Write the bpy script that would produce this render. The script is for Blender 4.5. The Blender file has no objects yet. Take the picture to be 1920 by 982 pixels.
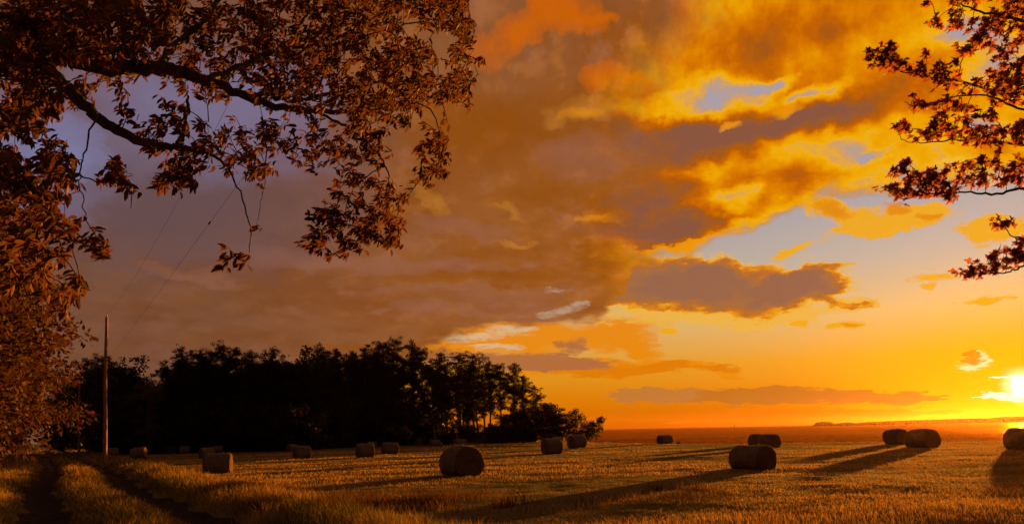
import bpy, bmesh, math, random
import numpy as np
from mathutils import Vector, Matrix

C = bpy.context.scene.collection
SC = bpy.context.scene

# ----------------------------------------------------------------------------
# camera
# ----------------------------------------------------------------------------
PW, PH = 1920.0, 982.0
F = 1371.0                       # focal length in photograph pixels
EYE = 1.65
PITCH, ROLL = math.radians(3.0), math.radians(1.2)
HORIZ = 806.8                    # height of the sea horizon in the middle of the photo
YPP = HORIZ - F * math.tan(PITCH)
_f = Vector((0, math.cos(PITCH), math.sin(PITCH)))
_x0, _u0 = Vector((1, 0, 0)), Vector((0, -math.sin(PITCH), math.cos(PITCH)))
_x = _x0 * math.cos(ROLL) - _u0 * math.sin(ROLL)
_u = _u0 * math.cos(ROLL) + _x0 * math.sin(ROLL)

cam_d = bpy.data.cameras.new('camera')
cam = bpy.data.objects.new('camera', cam_d)
C.objects.link(cam)
cam.matrix_world = Matrix(((_x.x, _u.x, -_f.x, 0), (_x.y, _u.y, -_f.y, 0), (_x.z, _u.z, -_f.z, EYE), (0, 0, 0, 1)))
cam_d.sensor_width = 36.0
cam_d.lens = F / PW * 36.0
cam_d.shift_y = (YPP - PH / 2) / PW
cam_d.clip_start = 0.1
cam_d.clip_end = 60000.0
SC.camera = cam


def ray(px, py):
    return _f + _x * ((px - PW / 2) / F) + _u * ((YPP - py) / F)


def ground(px, py, z=0.0):
    d = ray(px, py)
    t = (z - EYE) / d.z
    return Vector((d.x * t, d.y * t, z))


def at(px, py, depth):
    d = ray(px, py)
    t = depth / d.y
    return Vector((d.x * t, depth, EYE + d.z * t))


def sky_at(px, py):
    d = ray(px, py).normalized()
    return math.degrees(math.atan2(d.x, d.y)), math.degrees(math.asin(d.z))


def lin(c):
    r = []
    for v in c:
        v = v / 255.0
        r.append(v / 12.92 if v <= 0.04045 else ((v + 0.055) / 1.055) ** 2.4)
    return (r[0], r[1], r[2], 1.0)


# ----------------------------------------------------------------------------
# exposure, sun
# ----------------------------------------------------------------------------
SC.view_settings.view_transform = 'Standard'
SC.view_settings.look = 'None'
EXPO = 1.0
SC.view_settings.exposure = EXPO
SC.view_settings.gamma = 1.0
SC.view_settings.use_curve_mapping = False
SC.cycles.max_bounces = 6
SC.cycles.diffuse_bounces = 3
SC.cycles.transmission_bounces = 4
SC.cycles.transparent_max_bounces = 8
SC.cycles.caustics_reflective = False
SC.cycles.caustics_refractive = False

SUN_AZ, SUN_EL = sky_at(1916, 722)
sun_d = bpy.data.lights.new('sun', 'SUN')
sun_d.energy = 5.0
sun_d.color = (1.0, 0.34, 0.03)
sun_d.angle = math.radians(0.5)
sun = bpy.data.objects.new('sun', sun_d)
C.objects.link(sun)
_sd = Vector((math.sin(math.radians(SUN_AZ)) * math.cos(math.radians(SUN_EL)),
              math.cos(math.radians(SUN_AZ)) * math.cos(math.radians(SUN_EL)), math.sin(math.radians(SUN_EL))))
sun.rotation_euler = (-_sd).to_track_quat('-Z', 'Y').to_euler()
sun.location = _sd * 200

# ----------------------------------------------------------------------------
# sky
# ----------------------------------------------------------------------------
world = bpy.data.worlds.new('World')
SC.world = world
world.use_nodes = True
WT = world.node_tree
WT.nodes.clear()


def nd(t, **kw):
    n = WT.nodes.new(t)
    for k, v in kw.items():
        setattr(n, k, v)
    return n


def put(sock, v):
    if isinstance(v, bpy.types.NodeSocket):
        WT.links.new(v, sock)
    else:
        sock.default_value = v


def m(op, a, b=None, c=None, clamp=False):
    n = nd('ShaderNodeMath', operation=op, use_clamp=clamp)
    put(n.inputs[0], a)
    if b is not None:
        put(n.inputs[1], b)
    if c is not None:
        put(n.inputs[2], c)
    return n.outputs[0]


def vm(op, a, b=None):
    n = nd('ShaderNodeVectorMath', operation=op)
    put(n.inputs[0], a)
    if b is not None:
        put(n.inputs[1], b)
    return n.outputs[0]


def xyz(x, y, z=0.0):
    n = nd('ShaderNodeCombineXYZ')
    put(n.inputs[0], x); put(n.inputs[1], y); put(n.inputs[2], z)
    return n.outputs[0]


def smooth(v, a, b, lo=0.0, hi=1.0):
    n = nd('ShaderNodeMapRange', interpolation_type='SMOOTHSTEP')
    put(n.inputs[0], v)
    n.inputs[1].default_value = a; n.inputs[2].default_value = b
    n.inputs[3].default_value = lo; n.inputs[4].default_value = hi
    return n.outputs[0]


def mix(f, a, b, mode='MIX'):
    n = nd('ShaderNodeMix', data_type='RGBA', blend_type=mode)
    put(n.inputs[0], f); put(n.inputs[6], a); put(n.inputs[7], b)
    return n.outputs[2]


def noise(v, scale, detail, rough=0.55, out='Fac', seed=0.0):
    n = nd('ShaderNodeTexNoise', noise_dimensions='3D')
    put(n.inputs['Vector'], vm('ADD', v, (seed, seed * 1.7, seed * .3)) if seed else v)
    n.inputs['Scale'].default_value = scale
    n.inputs['Detail'].default_value = detail
    n.inputs['Roughness'].default_value = rough
    return n.outputs[out]


def ramp(f, stops):
    n = nd('ShaderNodeValToRGB')
    put(n.inputs[0], f)
    r = n.color_ramp
    while len(r.elements) < len(stops):
        r.elements.new(0.5)
    for e, (p, c) in zip(r.elements, stops):
        e.position = p
        e.color = lin(c)
    return n.outputs[0]


geo = nd('ShaderNodeTexCoord')
DIR = vm('NORMALIZE', geo.outputs['Generated'])
sx = nd('ShaderNodeSeparateXYZ')
put(sx.inputs[0], DIR)
AZ = m('MULTIPLY', m('ARCTAN2', sx.outputs[0], sx.outputs[1]), 57.29578)
EL = m('MULTIPLY', m('ARCSINE', sx.outputs[2]), 57.29578)
ELP = m('MAXIMUM', EL, -2.0)
CV = xyz(m('MULTIPLY', AZ, 0.1), m('MULTIPLY', m('LOGARITHM', m('ADD', ELP, 4.0), 2.71828), 3.0), 0.0)
NB = noise(CV, 1.1, 5.0, 0.55, seed=3.1)
NM = noise(CV, 3.0, 5.0, 0.6, seed=7.7)
NF = noise(CV, 8.0, 5.0, 0.6, seed=12.3)
SHIFT = vm('ADD', CV, (0.10, -0.12, 0.0))
RL = m('SUBTRACT', noise(CV, 3.0, 5.0, 0.58, seed=7.7), noise(SHIFT, 3.0, 5.0, 0.58, seed=7.7))   # relief of the cloud towards the sun
SHIFT2 = vm('ADD', CV, (0.04, -0.05, 0.0))
RS = m('SUBTRACT', NF, noise(SHIFT2, 8.0, 5.0, 0.6, seed=12.3))
WB = noise(CV, 1.6, 5.0, 0.58, 'Color', seed=21.0)
WS = noise(CV, 5.0, 4.0, 0.6, 'Color', seed=33.0)
P0 = xyz(AZ, EL, 0.0)


def warped(w, ax, ay):
    return vm('ADD', P0, vm('MULTIPLY', vm('SUBTRACT', w, (0.5, 0.5, 0.5)), (ax, ay, 0.0)))


PB = warped(WB, 9.0, 5.0)        # strongly torn edges
PS = vm('ADD', warped(WS, 3.0, 1.3), vm('MULTIPLY', vm('SUBTRACT', WB, (.5, .5, .5)), (1.5, .6, 0)))

PC = vm('ADD', warped(WS, 4.5, 2.6), vm('MULTIPLY', vm('SUBTRACT', WB, (.5, .5, .5)), (4.0, 2.0, 0)))


def blob(P, b):
    """a soft ellipse of cloud at a fixed bearing and height above the horizon"""
    x, y, rx, ry = b[:4]
    rot = b[4] if len(b) > 4 else 0.0
    a0, e0 = sky_at(x, y)
    a1, _ = sky_at(x + 1, y)
    _, e1 = sky_at(x, y - 1)
    n = nd('ShaderNodeMapping', vector_type='TEXTURE')
    put(n.inputs[0], P)
    n.inputs['Location'].default_value = (a0, e0, 0)
    n.inputs['Rotation'].default_value = (0, 0, math.radians(rot - 1.2))
    n.inputs['Scale'].default_value = (abs(a1 - a0) * rx * 1.7, abs(e1 - e0) * ry * 1.7, 1e3)
    g = nd('ShaderNodeTexGradient', gradient_type='SPHERICAL')
    put(g.inputs[0], n.outputs[0])
    return g.outputs[1]


def field(P, blobs):
    s = None
    for b in blobs:
        amp = b[5] if len(b) > 5 else 1.0
        f = blob(P, b)
        s = m('MULTIPLY', f, amp) if s is None else m('MULTIPLY_ADD', f, amp, s)
    return s


def layer(col, color, blobs, P=None, k=0.6, n=None, lo=0.25, hi=0.6, op=1.0):
    P = PB if P is None else P
    n = NM if n is None else n
    f = field(P, blobs)
    soft = 1.5 if P is PS else 2.5
    g = smooth(f, 0.0, 0.35)                   # torn by noise, but only where there is cloud at all
    t = m('MULTIPLY_ADD', m('SUBTRACT', n, 0.5), k * 1.7, m('MULTIPLY', m('SUBTRACT', NF, 0.5), k * 0.8))
    f = m('MULTIPLY_ADD', t, g, f)
    f = m('ADD', m('MULTIPLY', f, g), m('MULTIPLY', m('SUBTRACT', g, 1.0), 1.0))
    mid = (lo + hi) / 2
    a = smooth(f, mid - (hi - lo) / 2 * soft, mid + (hi - lo) / 2 * soft, 0.0, op)
    return mix(a, col, color if isinstance(color, bpy.types.NodeSocket) else lin(color))


# clear sky: deep orange on the horizon, peach, then grey blue
sky = ramp(m('DIVIDE', EL, 40.0, clamp=True), [
    (0.0, (214, 98, 0)), (0.06, (226, 128, 0)), (0.12, (230, 154, 28)), (0.20, (220, 180, 112)),
    (0.29, (186, 174, 160)), (0.40, (164, 162, 172)), (0.65, (140, 135, 165)), (1.0, (110, 112, 150))])
nish = nd('ShaderNodeTexSky', sky_type='NISHITA', sun_disc=False)
nish.sun_elevation = math.radians(SUN_EL)
nish.sun_rotation = math.radians(SUN_AZ)
nish.dust_density = 3.0
sky = mix(0.12, sky, vm('SCALE', nish.outputs[0]) if False else mix(1.0, nish.outputs[0], (0.11, 0.10, 0.08, 1), 'MULTIPLY'))
# yellow glow that spreads along the horizon from the sun
da = m('SUBTRACT', AZ, SUN_AZ)
de = m('SUBTRACT', EL, SUN_EL)
r2 = m('SQRT', m('ADD', m('POWER', m('MULTIPLY', da, 0.062), 2.0), m('POWER', m('MULTIPLY', de, 0.15), 2.0)))
sky = mix(smooth(r2, 1.0, 0.15, 0.0, 0.95), sky, lin((228, 178, 0)))
r3 = m('SQRT', m('ADD', m('POWER', m('MULTIPLY', da, 0.04), 2.0), m('POWER', m('MULTIPLY', m('SUBTRACT', EL, 6), 0.09), 2.0)))

# --- far, low cloud -----------------------------------------------------------
sky = layer(sky, (224, 112, 4), [(1420, 778, 330, 9), (1250, 786, 160, 7), (1600, 772, 120, 5)], PS, .5, NM, .2, .7, .8)
sky = layer(sky, (190, 120, 52), [(1240, 742, 95, 12), (1200, 738, 40, 9), (1290, 744, 40, 8)], PS, .5, NF, .22, .5, .95)
sky = layer(sky, (188, 112, 34), [(1400, 741, 85, 13), (1500, 742, 110, 14), (1600, 745, 110, 10), (1690, 748, 80, 6)], PS, .5, NF, .22, .5, .95)
# orange bands under the overcast
sky = layer(sky, (232, 136, 8), [(790, 640, 150, 26), (900, 655, 70, 18), (990, 640, 60, 32), (1090, 622, 130, 22), (1150, 640, 70, 18),
                                 (1215, 658, 28, 16), (1040, 700, 150, 16), (1190, 692, 110, 14), (1330, 688, 70, 7)], PB, .7, NM, .18, .6, .95)
sky = layer(sky, (172, 105, 62), [(930, 678, 140, 15), (1050, 684, 90, 10), (1070, 648, 32, 11), (780, 660, 60, 8)], PS, .5, NF, .2, .6, .9)
sky = layer(sky, (222, 122, 6), [(1270, 683, 24, 9), (1210, 692, 60, 9), (1350, 690, 40, 5), (1120, 700, 80, 8)], PS, .5, NF, .25, .55, .9)
sky = layer(sky, (212, 186, 146), [(875, 632, 60, 7), (960, 618, 40, 8), (930, 650, 50, 5)], PS, .4, NF, .25, .7, .85)

# --- the big overcast: its lower edge follows a curve of height over bearing ---------------
edge = [(0, 880), (300, 850), (420, 730), (560, 735), (700, 690), (880, 632), (1000, 612), (1130, 606), (1165, 560), (1185, 500), (1260, 470), (1400, 445),
        (1480, 400), (1560, 372), (1700, 345), (1800, 330), (1920, 330)]
cu = nd('ShaderNodeFloatCurve')
pa = warped(WB, 7.0, 5.0)
sp = nd('ShaderNodeSeparateXYZ'); put(sp.inputs[0], pa)
AZW, ELW = sp.outputs[0], sp.outputs[1]
put(cu.inputs['Value'], m('DIVIDE', m('ADD', AZW, 45.0), 90.0, clamp=True))
mp = cu.mapping
mp.use_clip = False
cv = mp.curves[0]
pts = []
for (x, y) in edge:
    a, e = sky_at(x, y)
    pts.append(((a + 45) / 90, (e + 5) / 45))
while len(cv.points) < len(pts):
    cv.points.new(0.5, 0.5)
for p, (a, e) in zip(cv.points, pts):
    p.location = (a, e)
    p.handle_type = 'VECTOR'
mp.update()
low = m('SUBTRACT', m('MULTIPLY', cu.outputs[0], 45.0), 5.0)
above = m('SUBTRACT', ELW, low)
cover = smooth(m('MULTIPLY_ADD', m('SUBTRACT', NM, .5), 2.2, above), -0.4, 0.9)
# its colour: brown mauve, warmer to the right
brown = mix(smooth(AZ, -34, 10), lin((118, 78, 58)), lin((160, 92, 34)))
brown = mix(smooth(EL, 14, 32, 0, .55), brown, lin((128, 78, 52)))
brown = mix(smooth(NB, .42, .62, 0, .75), brown, mix(smooth(AZ, -30, 10), lin((118, 70, 38)), lin((150, 78, 8))))
brown = mix(smooth(NM, .50, .72, 0, .5), brown, mix(smooth(AZ, -34, 10), lin((124, 84, 70)), lin((164, 108, 82))))
brown = mix(smooth(RL, 0.02, .20, 0, .26), brown, mix(smooth(AZ, -30, 14), lin((132, 84, 44)), lin((206, 122, 40))))
brown = mix(smooth(RL, -0.02, -.20, 0, .20), brown, mix(smooth(AZ, -30, 14), lin((92, 58, 42)), lin((118, 64, 20))))
# the torn cloud bank over the sea, running in under the overcast
bank = [(1430, 552, 120, 40), (1500, 540, 80, 34, 8), (1330, 578, 170, 28, -3), (1585, 570, 50, 15, -8), (1622, 577, 30, 7), (1520, 515, 60, 14, 8), (1240, 540, 110, 50), (1400, 592, 110, 14), (1330, 510, 60, 20, -10), (1575, 535, 30, 8)]
core = [(1430, 545, 80, 24, 4, .5), (1490, 535, 60, 18, 8, .45), (1250, 530, 140, 34, 0, .6), (1180, 510, 90, 26, 0, .5), (1330, 540, 60, 22, -6, .4), (1565, 566, 36, 9, -8, .4)]
under = [(1320, 592, 190, 18, -3, .85), (1480, 584, 120, 13, 0, .75), (1362, 558, 22, 20, 0, .45), (1570, 562, 60, 16, 0, .45), (1550, 512, 70, 10, 6, .4), (1430, 520, 60, 6, 14, .3)]
f0 = field(PC, bank)
fb = m('ADD', f0, field(PC, core))
gb = smooth(fb, 0.0, .3)
fb = m('MAXIMUM', m('SUBTRACT', fb, field(PC, under)), m('MULTIPLY', smooth(f0, .05, .3), .24))
fb = m('MULTIPLY_ADD', m('MULTIPLY', gb, m('SUBTRACT', NM, .5)), 1.15, fb)
fb = m('MULTIPLY_ADD', m('MULTIPLY', gb, m('SUBTRACT', NF, .5)), .7, fb)
fb = m('MULTIPLY_ADD', m('MULTIPLY', gb, RS), -.35, fb)
bl = m('SUBTRACT', m('MULTIPLY', fb, .62), smooth(EL, 10.8, 8.4, 0, .26))
bc = ramp(bl, [(0.16, (236, 178, 70)), (.24, (236, 160, 14)), (.34, (220, 132, 14)), (.45, (194, 110, 28)), (.60, (172, 104, 44)), (.82, (160, 104, 62)), (1.0, (150, 98, 70))])
sky = mix(smooth(fb, .06, .42, 0, .97), sky, bc)
sky = mix(cover, sky, brown)
# dark orange stripes and soft mauve ones low in the middle
sky = layer(sky, (142, 74, 4), [(900, 525, 150, 15), (1010, 270, 90, 60), (880, 240, 70, 60), (690, 655, 120, 12), (1000, 360, 90, 20), (830, 570, 120, 7)], PB, .6, NM, .1, .8, .75)
sky = layer(sky, (152, 98, 76), [(870, 560, 170, 14), (760, 500, 180, 14), (1090, 300, 70, 30), (560, 480, 150, 14), (1180, 445, 90, 18), (860, 430, 100, 14), (900, 590, 170, 8)], PB, .6, NM, .1, .8, .6)
# lavender break in the cloud high on the left
sky = layer(sky, (98, 76, 80), [(380, 390, 260, 90, 0), (430, 230, 220, 170), (200, 330, 220, 150)], PB, .35, NM, -.1, 1.1, .85)
sky = layer(sky, (122, 114, 146), [(420, 215, 170, 90), (60, 280, 150, 110), (300, 190, 120, 60), (520, 180, 110, 40)], PB, .45, NM, -.1, 1.15, .85)
sky = layer(sky, (128, 140, 190), [(70, 250, 70, 40), (130, 290, 60, 26)], PB, .6, NM, -.1, 1.1, .5)
sky = layer(sky, (118, 74, 48), [(380, 505, 120, 16), (340, 495, 60, 10)], PB, .5, NM, .0, .9, .6)
sky = layer(sky, (150, 96, 70), [(330, 505, 70, 14), (420, 520, 60, 8)], PB, .5, NM, .2, .8, .5)

# --- lit cloud in the upper right -----------------------------------------------------------
sky = layer(sky, (208, 98, 0), [(985, 55, 90, 34, 20), (1060, 30, 70, 26, -20), (960, 80, 25, 20), (1140, 150, 52, 20, 6), (1212, 150, 15, 11), (1283, 178, 18, 20), (1278, 135, 14, 14), (1130, 40, 30, 10)], PB, .95, NM, .1, .75, .85)
sky = layer(sky, (222, 150, 52), [(1085, 215, 60, 22, 10), (1130, 225, 40, 16), (820, 390, 30, 14, -30), (975, 450, 20, 6), (960, 390, 40, 10, -20), (1135, 412, 32, 9)], PB, .9, NM, .1, 1.0, .45)
sky = layer(sky, (232, 140, 6), [(1130, 412, 34, 9), (1085, 225, 40, 12)], PB, .6, NM, .2, .8, .6)
# one thickness field: gaps are blue grey, thin rims glow gold, thick bellies go brown
thick = field(PB, [(1290, 248, 130, 50, 0, 0.527), (1400, 258, 90, 36, 0, 0.425), (1480, 240, 90, 22, 6, 0.383), (1235, 380, 90, 50, 0, 0.425), (1570, 212, 90, 34, 6, 0.425), (1500, 60, 150, 46, 0, .15),
                   (1420, 60, 60, 60, 0, 0.187), (1450, 352, 90, 26, 0, 0.255), (1225, 430, 120, 18, 0, 0.510), (1310, 300, 90, 20, 0, 0.255), (1180, 300, 70, 60, 0, 0.340), (1620, 60, 60, 26, 0, 0.170), (1540, 130, 60, 20, 0, 0.128)])
thin = field(PB, [(1345, 188, 80, 32, 4, .66), (1240, 214, 60, 20, 0, 0.374), (1520, 180, 56, 15, 6, 0.510), (1450, 150, 40, 12, 0, 0.408), (1345, 378, 60, 20, 0, 0.476), (1415, 362, 46, 14, 0, 0.408), (1800, 80, 70, 26, -10, 0.476),
                  (1880, 120, 60, 30, 0, 0.476), (1850, 225, 60, 20, 0, 0.476), (1710, 350, 50, 26, 0, 0.408), (1640, 298, 20, 8, 0, 0.408), (1480, 300, 130, 30, 5, 0.163), (1610, 290, 110, 36, 0, 0.163), (1290, 338, 50, 18, 0, 0.204),
                  (1560, 352, 100, 14, 8, 0.170), (1350, 436, 90, 12, 6, 0.204), (1700, 290, 80, 50, 0, 0.136), (1430, 410, 90, 16, 16, 0.136), (1650, 110, 70, 60, 0, 0.082), (1740, 40, 90, 40, 0, 0.068), (1170, 215, 60, 16, 8, 0.204)])
rho = m('SUBTRACT', m('ADD', thick, 0.475), thin)
rho = m('MULTIPLY_ADD', m('SUBTRACT', NM, .5), .85, rho)
rho = m('MULTIPLY_ADD', m('SUBTRACT', NB, .5), .55, rho)
rho = m('MULTIPLY_ADD', m('SUBTRACT', NF, .5), .52, rho)
rho = m('MULTIPLY_ADD', RL, -.5, rho)
rho = m('MULTIPLY_ADD', RS, -.22, rho)
rho = m('SUBTRACT', rho, m('MULTIPLY', smooth(AZ, 12, 17), smooth(above, 1.8, 0.0, 0, .16)))
litc = ramp(rho, [(0.0, (170, 158, 166)), (.09, (184, 156, 140)), (.17, (218, 160, 84)), (.25, (240, 174, 16)), (.36, (236, 158, 0)), (.50, (220, 124, 0)), (.63, (196, 98, 2)), (.77, (166, 88, 18)), (.90, (150, 88, 48)), (1.0, (138, 86, 62))])
thr = m('SUBTRACT', AZ, m('MULTIPLY', smooth(EL, 24, 31), 5.5))
thr = m('ADD', thr, m('MULTIPLY', m('SUBTRACT', NB, .5), 12.0))
thr = m('ADD', thr, m('MULTIPLY', m('SUBTRACT', NM, .5), 8.0))
sky = mix(m('MULTIPLY', cover, smooth(thr, 6.5, 13.0)), sky, litc)
sky = layer(sky, (240, 150, 10), [(1470, 212, 32, 12), (1395, 235, 22, 10), (1280, 450, 90, 6)], PB, .6, NM, .25, .6, .85)
# light wisps in the brown
sky = layer(sky, (186, 162, 138), [(1038, 546, 22, 8), (1060, 580, 30, 9, 12), (1022, 592, 20, 6), (1088, 572, 12, 5)], PS, 1.0, NF, .3, 1.0, .7)

# --- the torn cloud bank hanging over the sea, gold below, mauve inside ----------------------------
sky = layer(sky, (238, 168, 10), [(1605, 609, 28, 7, 5), (1572, 611, 14, 5), (1504, 606, 13, 7), (1506, 466, 52, 9, 13), (1745, 523, 48, 7), (1748, 538, 20, 5), (1850, 563, 42, 6, 4), (1252, 622, 14, 7),
                                  (1660, 424, 60, 13, 4), (1570, 400, 70, 22, -25), (1700, 400, 90, 16), (1620, 430, 90, 6), (1850, 440, 50, 20), (1870, 420, 60, 20)], PS, .7, NF, .25, .6, .95)
sky = layer(sky, (222, 130, 10), [(1556, 396, 30, 18, -25), (1600, 610, 16, 4), (1680, 390, 30, 8, -15), (1740, 402, 20, 5)], PS, .6, NF, .25, .7, .8)
sky = layer(sky, (244, 196, 60), [(1840, 262, 50, 14), (1790, 300, 40, 10), (1860, 330, 50, 16)], PS, .6, NF, .25, .7, .6)

# --- the sun behind thin streaks ----------------------------------------------------------
sky = layer(sky, (255, 236, 170), [(1827, 684, 26, 10, 4), (1833, 672, 20, 10), (1822, 692, 15, 5)], PS, .6, NF, .28, .8, .8)
sky = layer(sky, (222, 134, 0), [(1823, 674, 17, 10), (1818, 668, 10, 7)], PS, .4, NF, .3, .6, .95)
dsun = m('SQRT', m('ADD', m('POWER', m('MULTIPLY', da, 1.0), 2.0), m('POWER', m('MULTIPLY', de, 1.0), 2.0)))
dsun = m('MULTIPLY_ADD', m('SUBTRACT', NF, .5), .55, dsun)
sky = mix(smooth(dsun, 1.45, 0.35, 0, 1), sky, (1.5, 1.15, 0.45, 1))
sky = layer(sky, (255, 250, 225), [(1906, 708, 34, 4), (1880, 738, 34, 4), (1896, 742, 40, 5), (1868, 708, 14, 2), (1906, 748, 26, 5)], PS, .5, NF, .25, .55, .95)
sky = mix(smooth(dsun, 0.75, 0.25, 0, 1), sky, (5.0, 4.2, 2.6, 1))
# below the horizon and behind the camera: dim dusk
sky = mix(smooth(m('ABSOLUTE', AZ), 48, 85, 0, 1), sky, mix(smooth(EL, 0, 50), lin((70, 50, 42)), lin((68, 58, 60))))
sky = mix(smooth(EL, 40, 58, 0, 1), sky, lin((70, 54, 52)))
sky = mix(smooth(EL, -0.3, -2.0, 0, 1), sky, lin((60, 36, 14)))
bg = nd('ShaderNodeBackground')
put(bg.inputs[0], sky)
bg.inputs[1].default_value = 2.0 ** -EXPO
wo = nd('ShaderNodeOutputWorld')
WT.links.new(bg.outputs[0], wo.inputs[0])
world.cycles.sampling_method = 'MANUAL'
world.cycles.sample_map_resolution = 512

# ----------------------------------------------------------------------------
# helpers
# ----------------------------------------------------------------------------
RNG = np.random.default_rng(11)
random.seed(5)


def tag(o, label=None, cat=None, group=None, kind=None):
    if label: o['label'] = label
    if cat: o['category'] = cat
    if group: o['group'] = group
    if kind: o['kind'] = kind
    return o


def link(name, me, mats, parent=None):
    o = bpy.data.objects.new(name, me)
    C.objects.link(o)
    if parent is not None:
        o.parent = parent
    for mt in (mats if isinstance(mats, (list, tuple)) else [mats]):
        me.materials.append(mt)
    return o


def empty(name, loc, rz=0.0):
    o = bpy.data.objects.new(name, None)
    C.objects.link(o)
    o.location = loc
    o.rotation_euler = (0, 0, rz)
    o.empty_display_size = 0.3
    return o


def mesh_np(name, verts, faces, attrs=None, smooth=False):
    """faces: an (n,3) or (n,4) index array, or a list of such arrays"""
    if not isinstance(faces, list):
        faces = [faces]
    me = bpy.data.meshes.new(name)
    me.vertices.add(len(verts))
    me.vertices.foreach_set('co', np.asarray(verts, np.float32).ravel())
    loops = np.concatenate([f.ravel() for f in faces]).astype(np.int32)
    tot = np.concatenate([np.full(len(f), f.shape[1]) for f in faces]).astype(np.int32)
    st = np.concatenate([[0], np.cumsum(tot)[:-1]]).astype(np.int32)
    me.loops.add(len(loops))
    me.loops.foreach_set('vertex_index', loops)
    me.polygons.add(len(tot))
    me.polygons.foreach_set('loop_start', st)
    me.polygons.foreach_set('loop_total', tot)
    if smooth:
        me.polygons.foreach_set('use_smooth', np.ones(len(tot), bool))
    for k, v in (attrs or {}).items():
        a = me.attributes.new(k, 'FLOAT', 'POINT')
        a.data.foreach_set('value', np.asarray(v, np.float32))
    me.update()
    me.validate()
    return me


class MB:
    """collects tubes and faces into one mesh"""
    def __init__(self):
        self.v, self.f = [], []

    def tube(self, pts, rad, n=7, cap=True):
        pts = [Vector(p) for p in pts]
        b = len(self.v)
        ref = Vector((0.31, 0.17, 0.93)).normalized()
        for i, p in enumerate(pts):
            d = (pts[min(i + 1, len(pts) - 1)] - pts[max(i - 1, 0)]).normalized()
            r = ref if abs(d.dot(ref)) < 0.95 else Vector((1, 0, 0))
            a = d.cross(r).normalized()
            c = d.cross(a)
            rr = rad[i] if hasattr(rad, '__len__') else rad
            for k in range(n):
                t = 2 * math.pi * k / n
                self.v.append(p + a * (rr * math.cos(t)) + c * (rr * math.sin(t)))
        for i in range(len(pts) - 1):
            for k in range(n):
                k2 = (k + 1) % n
                self.f.append((b + i * n + k, b + i * n + k2, b + (i + 1) * n + k2, b + (i + 1) * n + k))
        if cap:
            self.f.append(tuple(b + k for k in range(n))[::-1])
            e = b + (len(pts) - 1) * n
            self.f.append(tuple(e + k for k in range(n)))

    def box(self, c, s, rz=0.0):
        b = len(self.v)
        M = Matrix.Rotation(rz, 3, 'Z')
        for dz in (-.5, .5):
            for dx, dy in ((-.5, -.5), (.5, -.5), (.5, .5), (-.5, .5)):
                self.v.append(Vector(c) + M @ Vector((dx * s[0], dy * s[1], dz * s[2])))
        for q in ((0, 3, 2, 1), (4, 5, 6, 7), (0, 1, 5, 4), (1, 2, 6, 5), (2, 3, 7, 6), (3, 0, 4, 7)):
            self.f.append(tuple(b + i for i in q))

    def mesh(self, name, smooth=True):
        me = bpy.data.meshes.new(name)
        me.from_pydata([tuple(v) for v in self.v], [], self.f)
        if smooth:
            me.polygons.foreach_set('use_smooth', [True] * len(me.polygons))
        me.update()
        return me

    def build(self, name, mat, parent=None, smooth=True):
        return link(name, self.mesh(name, smooth), mat, parent)


# ---- materials ---------------------------------------------------------------
class MT:
    def __init__(self, name):
        self.m = bpy.data.materials.new(name)
        self.m.use_nodes = True
        self.t = self.m.node_tree
        self.t.nodes.clear()
        self.out = self.t.nodes.new('ShaderNodeOutputMaterial')

    def n(self, ty, ins=None, **kw):
        x = self.t.nodes.new(ty)
        for k, v in kw.items():
            setattr(x, k, v)
        for k, v in (ins or {}).items():
            if isinstance(v, bpy.types.NodeSocket):
                self.t.links.new(v, x.inputs[k])
            else:
                x.inputs[k].default_value = v
        return x

    def math(self, op, a, b=0.0, c=0.0):
        return self.n('ShaderNodeMath', {0: a, 1: b, 2: c}, operation=op).outputs[0]

    def mix(self, f, a, b):
        a = a if isinstance(a, bpy.types.NodeSocket) else (*a, 1)[:4]
        b = b if isinstance(b, bpy.types.NodeSocket) else (*b, 1)[:4]
        return self.n('ShaderNodeMix', {0: f, 6: a, 7: b}, data_type='RGBA').outputs[2]

    def step(self, v, a, b, lo=0.0, hi=1.0):
        return self.n('ShaderNodeMapRange', {0: v, 1: a, 2: b, 3: lo, 4: hi}, interpolation_type='SMOOTHSTEP').outputs[0]

    def noise(self, vec, scale, detail=4.0, rough=.55):
        return self.n('ShaderNodeTexNoise', {'Vector': vec, 'Scale': scale, 'Detail': detail, 'Roughness': rough}).outputs['Fac']

    def bump(self, h, strength, dist):
        return self.n('ShaderNodeBump', {'Height': h, 'Strength': strength, 'Distance': dist}).outputs[0]

    def done(self, sh):
        self.t.links.new(sh, self.out.inputs[0])
        return self.m


def leaf_material(name, c0, c1, trans, tcol, attr='tone', gloss=.55):
    k = MT(name)
    a = k.n('ShaderNodeAttribute', attribute_name=attr).outputs['Fac']
    rnd = k.n('ShaderNodeObjectInfo').outputs['Random']
    a = k.math('POWER', a, 1.8)
    col = k.mix(a, c0, c1)
    col = k.n('ShaderNodeHueSaturation', {'Color': col, 'Value': k.math('MULTIPLY_ADD', rnd, .5, .75)}).outputs[0]
    p = k.n('ShaderNodeBsdfPrincipled', {'Base Color': col, 'Roughness': gloss, 'Specular IOR Level': .12})
    tr = k.n('ShaderNodeBsdfTranslucent', {'Color': k.mix(a, tcol, tuple(x * 1.6 for x in tcol))})
    return k.done(k.n('ShaderNodeMixShader', {0: trans, 1: p.outputs[0], 2: tr.outputs[0]}).outputs[0])


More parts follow.
